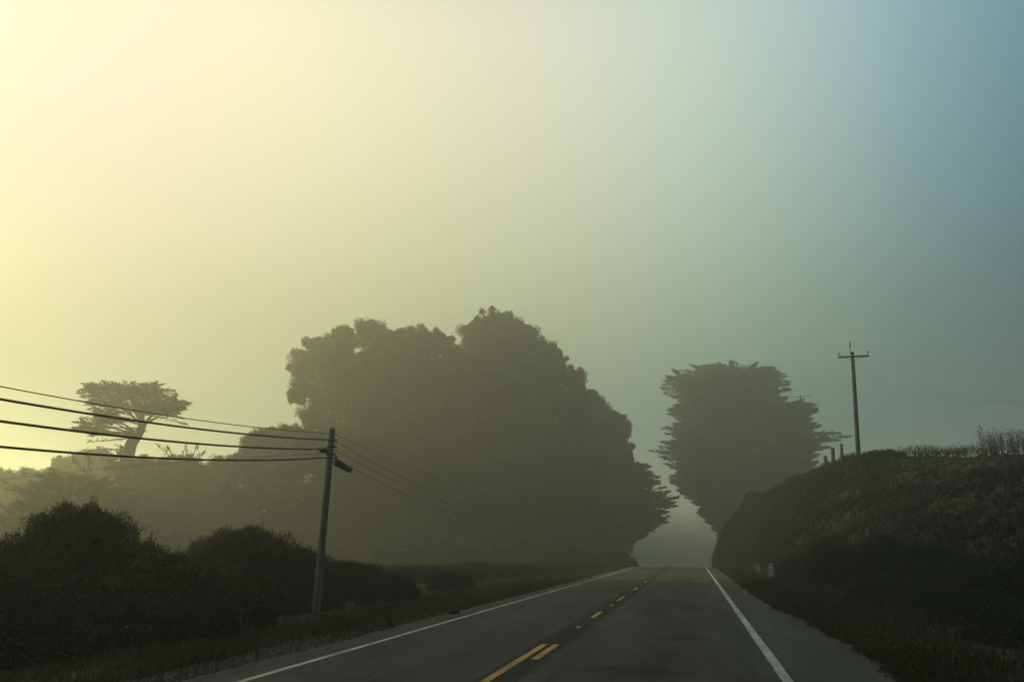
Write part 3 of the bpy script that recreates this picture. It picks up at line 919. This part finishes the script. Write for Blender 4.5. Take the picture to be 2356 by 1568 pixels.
# ------------------------------------------------------------------ grass, weeds, gravel
def blades(mb, x, y, z, h, w, lean=0.35):
    n = len(x)
    b = np.stack([x, y, z], -1)
    a = rng.uniform(0, 2 * PI, n)
    s = np.stack([np.cos(a), np.sin(a), np.zeros(n)], -1) * w[:, None] if np.ndim(w) else np.stack([np.cos(a), np.sin(a), np.zeros(n)], -1) * w
    ln = rng.normal(size=(n, 3)) * lean * h[:, None]
    ln[:, 2] = 0
    mid = b + ln * 0.35 + np.array([0, 0, 1]) * h[:, None] * 0.55
    tip = b + ln + np.array([0, 0, 1]) * h[:, None]
    v = np.stack([b - s, b + s, mid + s * 0.7, mid - s * 0.7, tip], 1).reshape(-1, 3)
    k = np.arange(n)[:, None] * 5
    mb.add(v, np.concatenate([k, k + 1, k + 2, k + 3], 1), np.concatenate([k + 3, k + 2, k + 4], 1))


def patch(x, y):
    return 0.5 + 0.5 * np.sin(x * 1.1 + 1.7 * np.sin(y * 0.43)) * np.sin(y * 0.7 + x * 0.3)


gm = MB()
n = 90000
y = 9 + 75 * rng.uniform(0, 1, n) ** 1.8
x = EDGE_L + 0.05 - np.abs(rng.normal(size=n)) * (1.1 + 0.05 * y)
keep = rng.uniform(size=n) < (0.15 + 0.85 * patch(x, y)) * np.where(x > EDGE_L - 0.9, np.clip(0.08 + (y - 14) / 14, 0.05, 1), 1)
x, y = x[keep], y[keep]
h = rng.uniform(0.05, 0.2, len(x)) * (0.7 + 0.8 * patch(x * 0.7 + 3, y))
blades(gm, x, y, zg(x, y) - 0.01, h, np.full(len(x), 0.006) + y * 0.0003)
tag(gm.build('grass', M['drygrass']), kind='stuff')

gm = MB()
n = 110000
y = 6 + 80 * rng.uniform(0, 1, n) ** 1.7
x = redge(y) - 0.16 * rng.uniform(0, 1, n) ** 3 + np.abs(rng.normal(size=n)) * (1.3 + 0.02 * y) * rng.uniform(0.02, 1, n)
keep = rng.uniform(size=n) < (0.2 + 0.8 * patch(x + 4, y))
x, y = x[keep], y[keep]
h = rng.uniform(0.06, 0.42, len(x)) * np.clip(0.35 + (x - redge(y)) * 0.9, 0.3, 1.2) * (0.6 + 0.7 * patch(x * 0.8, y * 0.8 + 5))
blades(gm, x, y, np.maximum(zg(x, y), prof(y) * (x < redge(y)) - 9 * (x >= redge(y))) - 0.01, h, np.full(len(x), 0.006) + y * 0.0003, 0.45)
tag(gm.build('grass', M['dark_grass']), kind='stuff')

# little yellow flowering tufts in the right verge grass
gm = MB()
for px, py, nn, sp in ((2110, 1530, 140, 0.4), (2150, 1525, 60, 0.4), (1990, 1487, 90, 0.5), (1965, 1470, 60, 0.5), (2135, 1560, 40, 0.5)):
    c = gpt(px, py)
    xx, yy = c[0] + rng.normal(size=nn) * sp, c[1] + rng.normal(size=nn) * sp * 1.6
    ok = xx > redge(yy) + 0.1
    xx, yy = xx[ok], yy[ok]
    p = np.stack([xx, yy, zg(xx, yy) + rng.uniform(0.08, 0.38, len(xx))], -1)
    leaves(gm, p, rng.normal(size=p.shape) + np.array([0, 0, .5]), 0.035, 0.022)
tag(gm.build('wildflowers', M['yellow_flower']), kind='stuff')

# rough growth over the bank face
gm = MB()
n = 90000
ii = rng.integers(0, nr - 1, n)
kk = rng.integers(0, 25, n)
fu, fv = rng.uniform(size=(n, 1)), rng.uniform(size=(n, 1))
P = V[ii, kk] * (1 - fu) * (1 - fv) + V[ii + 1, kk] * fu * (1 - fv) + V[ii, kk + 1] * (1 - fu) * fv + V[ii + 1, kk + 1] * fu * fv
hh = rng.uniform(0.12, 0.55, n) * (0.5 + 0.8 * patch(P[:, 0] * 1.5, P[:, 1]))
hh *= np.where((kk > 20) & (P[:, 1] < 56), 0.3, 1.0)
blades(gm, P[:, 0], P[:, 1], P[:, 2] - 0.05, hh, 0.012 + P[:, 1] * 0.0004, 0.5)
leaves(gm, P[::3] + np.array([0, 0, .15]) + rng.normal(size=P[::3].shape) * .1, rng.normal(size=P[::3].shape), 0.22, 0.1)
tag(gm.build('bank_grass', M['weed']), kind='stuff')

# tall dry weeds standing along the bank crest
wm = MB()
ends = np.array([project(p)[0] if np.dot(p - CAM, FWD) > 1 else 9e9 for p in RIMR])
for _ in range(620):
    px = rng.uniform(2010, 2640)
    i = int(np.argmin(np.abs(ends - px)))
    base = RIMR[i] + np.array([rng.uniform(0.0, 2.2), rng.uniform(-0.5, 0.5), -0.08])
    grow = float(np.interp(px, [2000, 2070, 2120, 2300, 2640], [0.5, 0.8, 1.2, 1.5, 1.5]))
    clump = 0.6 + 0.45 * math.sin(px * 0.045) * math.sin(px * 0.017 + 1)
    H = grow * max(0.45, clump) * rng.uniform(0.55, 1.15)
    top = base + np.array([rng.normal() * 0.10 * H, rng.normal() * 0.10 * H, H])
    p = bezier(base, top, 5, 0.03)
    wm.tube(p, np.linspace(0.013, 0.006, 5), 4, cap=False)
    nb = rng.integers(3, 8)
    for _k in range(nb):
        f = rng.uniform(0.4, 1.0)
        s0 = base + (top - base) * f
        e = s0 + np.array([rng.normal() * 0.13, rng.normal() * 0.13, rng.uniform(0.04, 0.2)]) * (0.6 + 0.5 * H)
        wm.tube(np.array([s0, (s0 + e) / 2 + np.array([0, 0, -.01]), e]), [0.007, 0.006, 0.004], 3, cap=False)
        nl = 5
        leaves(wm, np.repeat(e[None], nl, 0) + rng.normal(size=(nl, 3)) * 0.045, rng.normal(size=(nl, 3)), 0.07, 0.028)
tag(wm.build('dry_weeds', M['weed']), kind='stuff')

# gravel along the left edge
gv = MB()
n = 6500
y = 7 + 14 * rng.uniform(0, 1, n) ** 1.3
x = EDGE_L + 0.03 - np.abs(rng.normal(size=n)) * 0.55
r = rng.uniform(0.006, 0.026, n)
c = np.stack([x, y, zg(x, y) + r * 0.4], -1)
o = np.array([[1, 0, 0], [0, 1, 0], [-1, 0, 0], [0, -1, 0], [0, 0, 1], [0, 0, -1]], float)
v = c[:, None, :] + o[None] * r[:, None, None] * rng.uniform(0.5, 1.3, (n, 6, 1)) + rng.normal(size=(n, 6, 3)) * r[:, None, None] * 0.2
f = np.array([[0, 1, 4], [1, 2, 4], [2, 3, 4], [3, 0, 4], [1, 0, 5], [2, 1, 5], [3, 2, 5], [0, 3, 5]])
gv.add(v.reshape(-1, 3), None, (np.arange(n)[:, None, None] * 6 + f[None]).reshape(-1, 3))
tag(gv.build('gravel', M['stone']), kind='stuff')

# ------------------------------------------------------------------ near utility pole and its lines
PD = 27.0
pb = base_at(727, PD)
pb[:2] = at(727, 1395, PD)[:2]
pb[2] = float(zg(pb[0], pb[1]))
ptop = at(765, 985, PD)
ppole = lambda py: pb + (ptop - pb) * ((project(pb)[1] - py) / (project(pb)[1] - 985.0))
near_pole = thing('utility_pole', pb, 'weathered leaning wooden utility pole with cable clamps among the left roadside shrubs', 'utility pole', 'utility poles')
m = MB()
m.tube([pb + (ptop - pb) * t for t in np.linspace(-0.03, 1, 14)], np.linspace(0.135, 0.098, 14), 16)
m.build('pole', M['pole'], near_pole, smooth=True)
ax = unit(ptop - pb)
for py, side in ((1013, 1), (1030, 1), (1048, 1), (1057, 1)):
    c = ppole(py)
    m = MB()
    m.tube([c - RGT * 0.14 - HF * 0.0, c + RGT * 0.155], [0.018, 0.018], 6)
    m.box(c + RGT * 0.17 * side, (0.05, 0.06, 0.07), [RGT, HF, ax])
    m.tube([c - ax * 0.03, c + ax * 0.03], [0.128, 0.128], 14)
    m.build('clamp', M['metal'], near_pole)
c = ppole(1038) - RGT * 0.2
m = MB()
m.tube([c - RGT * 0.17, c - RGT * 0.12, c + RGT * 0.10, c + RGT * 0.16], [0.04, 0.085, 0.095, 0.05], 10)
m.box(c - RGT * 0.2 + ax * 0.05, (0.06, 0.05, 0.06))
m.build('cable_clamp_box', M['metal'], near_pole)
m = MB()
m.box(pb + (ptop - pb) * 0.28 - HF * 0.135, (0.06, 0.012, 0.09), [RGT, HF, ax])
m.build('tag_plate', M['metal'], near_pole)


def span_wire(name, label, group, a, b, fit, rad, n=60, cat='cable', u1=1.0):
    """A sagging cable from a to b that passes the picture spot fit."""
    a, b = np.asarray(a, float), np.asarray(b, float)
    u = np.linspace(0, u1, n)

    def curve(s, u=u):
        p = a + (b - a) * u[:, None]
        p[:, 2] -= 4 * s * u * (1 - u)
        return p

    lo, hi = -1.0, 6.0
    for _ in range(50):
        s = (lo + hi) / 2
        P = curve(s, np.linspace(0, 1, 800))
        P = P[(P - CAM) @ FWD > 0.5]
        pr = np.array([project(p) for p in P])
        k = int(np.argmin(np.abs(pr[:, 0] - fit[0])))
        if pr[k, 1] < fit[1]:
            lo = s
        else:
            hi = s
    P = curve(s)
    t = MB()
    t.tube(P, rad, 8)
    o = t.build(name, M['wire'], smooth=True)
    me = o.data
    base = Vector([float(x) for x in a])
    me.transform(__import__('mathutils').Matrix.Translation(-base))
    o.location = base
    return tag(o, label, cat, group), P


G1 = 'cables strung along the left of the road'
back = np.array([0, -40.0, 0.1])
span_wire('power_line', 'thin topmost cable from the near pole toward the left picture edge', G1, ppole(997) - RGT * 0.1, ppole(997) + back, (0, 888), 0.011)
span_wire('power_line', 'thick second cable from the top, near pole to the left picture edge', G1, ppole(1013) + RGT * 0.14, ppole(1013) + back, (0, 918), 0.024)
span_wire('power_line', 'thick third cable from the top, ending at the clamp box on the near pole', G1, ppole(1035) - RGT * 0.36, ppole(1035) + back, (0, 968), 0.026)
span_wire('power_line', 'thick lowest cable from the near pole toward the left picture edge', G1, ppole(1055) - RGT * 0.1, ppole(1055) + back, (0, 1027), 0.024)
span_wire('service_wire', 'very thin wire drooping from the near pole to the low trees on the left', G1, ppole(1045) - RGT * 0.1, at(-500, 1180, 40), (0, 1103), 0.006)
ahead = np.array([0, 46.0, 0.0])
span_wire('power_line', 'topmost thin cable running from the near pole into the grove', G1, ppole(1000) + RGT * 0.1, ppole(1000) + ahead, (1060, 1118), 0.008)
span_wire('power_line', 'second cable from the top running from the near pole into the grove', G1, ppole(1016) + RGT * 0.14, ppole(1016) + ahead, (1030, 1142), 0.010)
span_wire('power_line', 'third cable running from the near pole into the grove, above the splice case', G1, ppole(1037) + RGT * 0.14, ppole(1037) + ahead, (1000, 1145), 0.010)
lw, LP = span_wire('power_line', 'lowest cable from the near pole into the grove, carrying the splice case', G1, ppole(1057) + RGT * 0.14, ppole(1057) + ahead, (1020, 1171), 0.011)
# splice case hanging on the lowest cable
prj = np.array([project(p) for p in LP])
k = int(np.argmin(np.abs(prj[:, 0] - 797)))
c = LP[k]
dv = unit(LP[k + 1] - LP[k - 1])
st = thing('splice_case', c, 'dark cylindrical cable splice case hanging just right of the near pole', 'splice case')
hang = np.array([0, 0, -0.09])
L2 = 0.62
m = MB()
m.tube([c + hang + dv * s for s in (-L2, -L2 * .93, -L2 * .9, L2 * .9, L2 * .93, L2)], [0.03, 0.085, 0.12, 0.12, 0.085, 0.03], 12)
m.build('case', M['wire'], st, smooth=False)
for s in (-0.6, 0.6):
    m = MB()
    m.tube([c + dv * s * L2 + np.array([0, 0, .03]), c + dv * s * L2 + hang], [0.02, 0.02], 6)
    m.build('hanger', M['metal'], st)
for s, r_ in ((-1.05, 0.05), (-0.95, 0.04)):
    m = MB()
    m.tube([c + dv * s * L2, c + dv * s * L2 + np.array([0, 0, 0.14])], [0.022, 0.014], 6)
    m.build('cable_tie', M['wire'], st)

# ------------------------------------------------------------------ crossarm poles on the bank
def cross_pole(label, foot, top, D, arm_w, wood_r, braces=True):
    a, b = at(*foot, D), at(*top, D)
    t = thing('utility_pole', a, label, 'utility pole', 'utility poles')
    ax = unit(b - a)
    m = MB()
    m.tube([a + (b - a) * s for s in np.linspace(-0.08, 1, 10)], np.linspace(wood_r * 1.35, wood_r, 10), 12)
    m.build('pole', M['dark_pole'], t, smooth=True)
    c = b - ax * 0.38
    f = -HF * (wood_r + 0.06)
    tilt = unit(RGT + UPV * 0.045)
    m = MB()
    m.box(c + f, (arm_w, 0.10, 0.12), [tilt, HF, np.cross(tilt, HF)])
    m.build('crossarm', M['dark_pole'], t)
    ends_ = []
    for s in (-1, 1):
        e = c + f + tilt * s * (arm_w / 2 - 0.08)
        m = MB()
        m.tube([e + ax * 0.05, e + ax * 0.17, e + ax * 0.19, e + ax * 0.27, e + ax * 0.29, e + ax * 0.36, e + ax * 0.40], [0.018, 0.018, 0.055, 0.045, 0.06, 0.05, 0.022], 10)
        m.build('insulator', M['insul'], t, smooth=True)
        ends_.append(e + ax * 0.40)
        if braces:
            m = MB()
            m.tube([c + f * 1.0 + tilt * s * arm_w * 0.24 - ax * 0.06, a + (b - a) * 1.0 - ax * 0.80 + f * 0.8], [0.017, 0.017], 6)
            m.build('brace', M['metal'], t)
    if braces:
        p0 = b - RGT * (wood_r + 0.03) - ax * 0.15
        m = MB()
        m.tube([p0, p0 + ax * 0.62], [0.03, 0.025], 6)
        m.build('pin_bracket', M['metal'], t)
        m = MB()
        p1 = p0 + ax * 0.55
        m.tube([p1, p1 + ax * 0.05, p1 + ax * 0.12, p1 + ax * 0.28, p1 + ax * 0.36, p1 + ax * 0.42], [0.02, 0.065, 0.07, 0.06, 0.05, 0.02], 10)
        m.build('insulator', M['insul'], t, smooth=True)
        ends_.append(p1 + ax * 0.42)
    return t, ends_


_, ends1 = cross_pole('wooden pole with one crossarm and three insulators standing on the bank crest', (1975, 1046), (1961, 810), 58, 2.3, 0.125)
_, ends2 = cross_pole('faint far crossarm pole half hidden behind the ragged cypress', (1856, 1100), (1841, 908), 167, 4.2, 0.14, braces=False)


def thin_wire(label, a, pts, group, rad=0.003, n=50):
    """A parabola in height over distance through a and two picture spots on the same line of poles."""
    P = [np.asarray(a, float)]
    for px, py in pts:
        r = ray(px, py)
        s = (P[0][0] - CAM[0]) / r[0]
        P.append(CAM + r * s)
    yy = [p[1] for p in P]
    co = np.polyfit(yy, [p[2] for p in P], 2)
    ys_ = np.linspace(P[0][1], 8.0, n)
    t = MB()
    t.tube(np.stack([np.full(n, P[0][0]), ys_, np.polyval(co, ys_)], -1), rad, 6)
    o = t.build('power_line', M['wire'], smooth=True)
    base = Vector([float(x) for x in P[0]])
    o.data.transform(__import__('mathutils').Matrix.Translation(-base))
    o.location = base
    return tag(o, label, 'cable', group)


G2 = 'thin wires of the crossarm line'
thin_wire('thin upper wire crossing the blue sky right of the crossarm pole', ends1[2], ((2190, 853), (2356, 850)), G2)
thin_wire('thin lower wire below the upper one right of the crossarm pole', ends1[0], ((2130, 908), (2356, 924)), G2)
thin_wire('thin wire from the right crossarm end, just above the lowest wire', ends1[1], ((2200, 913), (2356, 917)), G2)
for e1, e2, lab in ((ends1[0], ends2[0], 'thin wire between the two crossarm poles, from the left arm ends'), (ends1[1], ends2[1], 'thin wire between the two crossarm poles, from the right arm ends')):
    u = np.linspace(0, 1, 24)
    p = np.asarray(e1) + (np.asarray(e2) - np.asarray(e1)) * u[:, None]
    p[:, 2] -= 4 * 0.5 * u * (1 - u)
    t = MB()
    t.tube(p, 0.003, 5)
    tag(t.build('power_line', M['wire'], smooth=True), lab, 'cable', G2)

# fence posts on the bank crest
for (px, y0, y1, wd, D, lab) in ((1899, 1072, 1048, 8, 66, 'shortest wooden fence post, leftmost of three on the bank crest'),
                                 (1916, 1066, 1030, 8.5, 63, 'thick middle fence post of three on the bank crest'),
                                 (1936, 1056, 1020, 6.5, 61, 'slim fence post nearest the crossarm pole')):
    a, b = at(px + 1.5, y0 + 8, D), at(px, y1, D)
    r_ = wd * pxr(D) / 2
    o = MB()
    o.tube([a, a + (b - a) * .5 + RGT * .01, b - (b - a) * 0.03, b], [r_ * 1.08, r_, r_ * 0.97, r_ * 0.8], 9)
    ob = o.build('fence_post', M['dark_pole'], smooth=False)
    base = Vector([float(x) for x in a])
    ob.data.transform(__import__('mathutils').Matrix.Translation(-base))
    ob.location = base
    tag(ob, lab, 'fence post', 'fence posts on the bank crest')

# ------------------------------------------------------------------ marker posts
def marker(label, px, top, bot, D, wpx, plate, marks):
    p0, p1 = at(px, top, D), at(px, bot, D)
    k = pxr(D)
    w = wpx * k
    foot = np.array([p0[0], p0[1], float(zg(p0[0], p0[1]))])
    t = thing('road_marker', foot, label, 'road marker', 'white road markers')
    ax = [RGT, HF, np.array([0, 0, 1.0])]
    m = MB()
    m.box(foot + np.array([0, 0, (p0[2] - foot[2]) / 2 - 0.05]) + HF * 0.03, (0.06, 0.03, p0[2] - foot[2]), ax)
    m.build('post', M['metal'], t)
    c = (p0 + p1) / 2
    h = p0[2] - p1[2]
    m = MB()
    pts = [(-.5, -.46), (-.42, -.5), (.42, -.5), (.5, -.46), (.5, .46), (.42, .5), (-.42, .5), (-.5, .46)]
    fr = [c + RGT * a * w + np.array([0, 0, b * h]) for a, b in pts]
    bk = [q_ + HF * 0.012 for q_ in fr]
    m.add(fr + bk, [[i, (i + 1) % 8, 8 + (i + 1) % 8, 8 + i] for i in range(8)] + [[0, 1, 2, 3], [0, 3, 4, 7], [4, 5, 6, 7]] + [[11, 10, 9, 8], [15, 12, 11, 8], [15, 14, 13, 12]])
    m.build('plate', M[plate], t)
    for (a, b, sw, sh) in marks:
        m = MB()
        m.box(c + RGT * a * w + np.array([0, 0, b * h]) - HF * 0.004, (sw * w, 0.004, sh * h), ax)
        m.build('mark', M['mark'], t)
    return t


marker('white roadside marker plate with dark worn characters, the nearer of two', 1773, 1295, 1325, 41, 10.0, 'plate',
       [(-.36, .31, .26, .07), (.18, .36, .26, .05), (.30, .30, .14, .08), (-.02, .27, .12, .03), (.05, .05, .5, .045), (.05, -.03, .42, .06), (.2, -.15, .3, .09), (.10, -.28, .5, .05), (-.1, -.34, .22, .07), (.12, -.43, .34, .06)])
marker('greyish weathered marker plate farther along the right verge, fainter of two', 1743, 1293, 1322, 53, 9.0, 'plate_worn',
       [(0, .36, .8, .12), (.25, -.1, .2, .08), (.1, -.2, .4, .06)])


# ------------------------------------------------------------------ birds
def bird(label, pos, heading, size, spine, legs):
    """spine: (along, up, half width, half height) from tail tip to beak tip, in body lengths."""
    t = thing('crow', pos, label, 'bird', 'black birds by the road')
    fx = np.array([math.cos(heading), math.sin(heading), 0])
    sx = np.array([-fx[1], fx[0], 0])
    up = np.array([0, 0, 1.0])
    pos = np.asarray(pos, float)
    n = 12
    a = np.linspace(0, 2 * PI, n, endpoint=False)
    P = np.array([[s[0], s[1]] for s in spine])
    T = np.gradient(P, axis=0)
    vs = []
    for (al, u, hw, hh), tg in zip(spine, T):
        hh *= 1.35
        hw *= 1.1
        tg = tg / (np.linalg.norm(tg) + 1e-9)
        nv = fx * (-tg[1]) + up * tg[0]
        c = pos + (fx * al + up * u) * size
        vs.append(c + (np.outer(np.cos(a), sx) * hw + np.outer(np.sin(a), nv) * hh) * size)
    v = np.concatenate(vs)
    q = []
    for i in range(len(spine) - 1):
        for j in range(n):
            k = (j + 1) % n
            q.append([i * n + j, i * n + k, (i + 1) * n + k, (i + 1) * n + j])
    e = len(spine) - 1
    m = MB()
    m.add(v, q + [[0, 3, 6, 9]], None)
    m.build('body', M['feather'], t, smooth=True)
    # folded wings
    for s in (-1, 1):
        w = MB()
        i0, i1 = 2, 6
        pts = []
        for i in (1, 2, 3, 4, 5):
            al, u, hw, hh = spine[i]
            tg = T[i] / np.linalg.norm(T[i])
            nv = fx * (-tg[1]) + up * tg[0]
            c = pos + (fx * al + up * u) * size
            pts.append((c + (sx * s * (hw * 1.04) + nv * hh * 0.55) * size, c + (sx * s * (hw * 1.06) - nv * hh * 0.35) * size))
        vv = [p for pr_ in pts for p in pr_]
        w.add(vv, [[2 * i, 2 * i + 1, 2 * i + 3, 2 * i + 2] for i in range(4)])
        w.build('wing', M['feather'], t, smooth=True)
    for s, (hip, knee, foot) in zip((-1, 1), legs):
        l = MB()
        pp = [pos + (fx * h[0] + up * h[1] + sx * s * 0.07) * size for h in (hip, knee, foot)]
        l.tube(pp, [0.035 * size, 0.014 * size, 0.011 * size], 6)
        for da in (-0.5, 0, 0.5, PI):
            d = fx * math.cos(da) + sx * math.sin(da)
            l.tube([pp[2], pp[2] + d * 0.09 * size + up * 0.004], [0.011 * size, 0.006 * size], 5)
        l.build('leg', M['leg'], t)
    return t


# walking bird, head lowered, on the shoulder
g1 = gpt(1042, 1422)
bird('black bird walking with lowered head on the asphalt shoulder beside the left edge line', (g1[0], g1[1], 0.012), math.radians(-10), 0.37,
     [(-0.52, 0.25, .035, .006), (-0.40, 0.29, .05, .015), (-0.25, 0.35, .09, .06), (-0.08, 0.41, .13, .11), (0.10, 0.45, .135, .125), (0.22, 0.45, .105, .105), (0.31, 0.43, .07, .075), (0.38, 0.40, .062, .068), (0.44, 0.35, .05, .055), (0.475, 0.31, .025, .03), (0.53, 0.23, .006, .008)],
     [((-0.05, 0.34), (-0.10, 0.15), (-0.09, 0.0)), ((0.08, 0.36), (0.14, 0.17), (0.27, 0.0))])
# standing upright bird on the grass edge, facing left
g2 = gpt(895, 1446)
bird('black bird standing upright on the grass edge, facing away from the road', (g2[0], g2[1], float(zg(g2[0], g2[1])) + 0.01), math.radians(180 - 12), 0.40,
     [(-0.42, 0.16, .035, .006), (-0.33, 0.20, .05, .018), (-0.20, 0.27, .085, .06), (-0.06, 0.36, .115, .10), (0.06, 0.48, .115, .105), (0.13, 0.58, .085, .085), (0.17, 0.66, .06, .062), (0.21, 0.73, .06, .06), (0.25, 0.77, .05, .048), (0.30, 0.775, .022, .022), (0.38, 0.76, .006, .007)],
     [((-0.02, 0.30), (-0.03, 0.14), (0.02, 0.0)), ((0.03, 0.30), (0.02, 0.14), (0.07, 0.0))])

# ------------------------------------------------------------------ light, sky and air
SUN_AZ = math.radians(-12.6 - 58.0)       # from the road direction, to the left
SUN_EL = math.radians(13.0)
sd = np.array([math.sin(SUN_AZ) * math.cos(SUN_EL), math.cos(SUN_AZ) * math.cos(SUN_EL), math.sin(SUN_EL)])
sl = bpy.data.lights.new('sun', 'SUN')
sl.energy = 5.0
sl.angle = math.radians(6)
sl.color = (1.0, 0.87, 0.31)
so = bpy.data.objects.new('sun', sl)
COL.objects.link(so)
so.location = (-60, 40, 60)
so.rotation_euler = Vector([float(x) for x in sd]).to_track_quat('Z', 'Y').to_euler()

wd = bpy.data.worlds.new('World')
sc.world = wd
wd.use_nodes = True
nt = wd.node_tree
for n_ in list(nt.nodes):
    nt.nodes.remove(n_)
L = nt.links.new
out = N(nt, 'ShaderNodeOutputWorld')
bg = N(nt, 'ShaderNodeBackground')
bg.inputs['Strength'].default_value = 0.1
sky = N(nt, 'ShaderNodeTexSky')
sky.sky_type = 'NISHITA'
sky.sun_disc = False
sky.sun_elevation = SUN_EL
sky.sun_rotation = SUN_AZ
sky.dust_density = 6.0
sky.air_density = 1.4
tc = N(nt, 'ShaderNodeTexCoord')
dot = N(nt, 'ShaderNodeVectorMath', operation='DOT_PRODUCT')
L(tc.outputs['Generated'], dot.inputs[0])
dot.inputs[1].default_value = [float(x) for x in sd]
ac = N(nt, 'ShaderNodeMath', operation='ARCCOSINE')
L(dot.outputs['Value'], ac.inputs[0])
dv_ = N(nt, 'ShaderNodeMath', operation='DIVIDE')
L(ac.outputs[0], dv_.inputs[0])
dv_.inputs[1].default_value = PI
# fog veil above the ground fog: brightness falls off with the angle from the hidden sun
VEIL = [(0, (1.0, 0.706, 0.555)), (14, (0.978, 0.678, 0.523)), (28, (0.773, 0.61, 0.507)), (40, (0.73, 0.651, 0.441)), (50, (0.609, 0.585, 0.409)), (59, (0.54, 0.535, 0.4)), (66, (0.455, 0.505, 0.42)), (74, (0.325, 0.425, 0.4)), (82, (0.18, 0.31, 0.345)), (94, (0.028, 0.115, 0.2)), (180, (0.012, 0.05, 0.12))]
cr = ramp(nt, [(a / 180.0, c) for a, c in VEIL], 'B_SPLINE')
L(dv_.outputs[0], cr.inputs['Fac'])
sp_ = N(nt, 'ShaderNodeSeparateXYZ')
L(tc.outputs['Generated'], sp_.inputs[0])
er = ramp(nt, [(0.0, (0.026, 0.113, 0.201)), (0.1, (0.043, 0.173, 0.27)), (0.22, (0.325, 0.388, 0.312)), (0.36, (0.613, 0.664, 0.599)), (0.55, (1.0, 1.0, 1.0)), (0.66, (0.872, 0.892, 0.946)), (0.76, (0.33, 0.356, 0.396)), (1.0, (0.116, 0.13, 0.158))], 'B_SPLINE')
L(sp_.outputs['Z'], er.inputs['Fac'])
mu = N(nt, 'ShaderNodeMixRGB', blend_type='MULTIPLY')
mu.inputs[0].default_value = 1.0
L(cr.outputs[0], mu.inputs[1])
L(er.outputs[0], mu.inputs[2])
sc10 = N(nt, 'ShaderNodeVectorMath', operation='SCALE')
L(mu.outputs[0], sc10.inputs[0])
VEIL_SCALE = 1.612
sc10.inputs['Scale'].default_value = 10.0 * VEIL_SCALE
mx = N(nt, 'ShaderNodeMixRGB', blend_type='MIX')
mx.inputs[0].default_value = 0.93
L(sky.outputs[0], mx.inputs[1])
L(sc10.outputs[0], mx.inputs[2])
L(mx.outputs[0], bg.inputs['Color'])
L(bg.outputs[0], out.inputs['Surface'])

hz = MB()
hz.box((0, 370, 14.0), (1010, 870, 72.0))
vm, vnt, vout = nmat('fog')
pv = vnt.nodes.new('ShaderNodeVolumePrincipled')
pv.inputs['Density'].default_value = 0.0025
pv.inputs['Color'].default_value = (0.91, 0.96, 0.95, 1)
pv.inputs['Anisotropy'].default_value = 0.66
vnt.links.new(pv.outputs[0], vout.inputs['Volume'])
tag(hz.build('haze', vm), kind='stuff')

# ------------------------------------------------------------------ camera and render settings
cam = bpy.data.cameras.new('camera')
co_ = bpy.data.objects.new('camera', cam)
COL.objects.link(co_)
co_.location = CAM
cam.sensor_fit = 'HORIZONTAL'
cam.sensor_width = 36.0
cam.lens = 36.0 * F / W0
cam.clip_start = 0.05
cam.clip_end = 3000
from mathutils import Matrix
co_.rotation_euler = Matrix((RGT, UPV, -FWD)).transposed().to_euler()
sc.camera = co_

sc.render.engine = 'CYCLES'
sc.cycles.max_bounces = 8
sc.cycles.diffuse_bounces = 2
sc.cycles.glossy_bounces = 2
sc.cycles.transmission_bounces = 2
sc.cycles.transparent_max_bounces = 8
sc.cycles.volume_bounces = 3
sc.cycles.sample_clamp_indirect = 4.0
sc.cycles.use_denoising = True
sc.cycles.denoiser = 'OPENIMAGEDENOISE'
sc.view_settings.view_transform = 'Standard'
sc.view_settings.look = 'None'
sc.view_settings.exposure = 0
sc.view_settings.gamma = 1
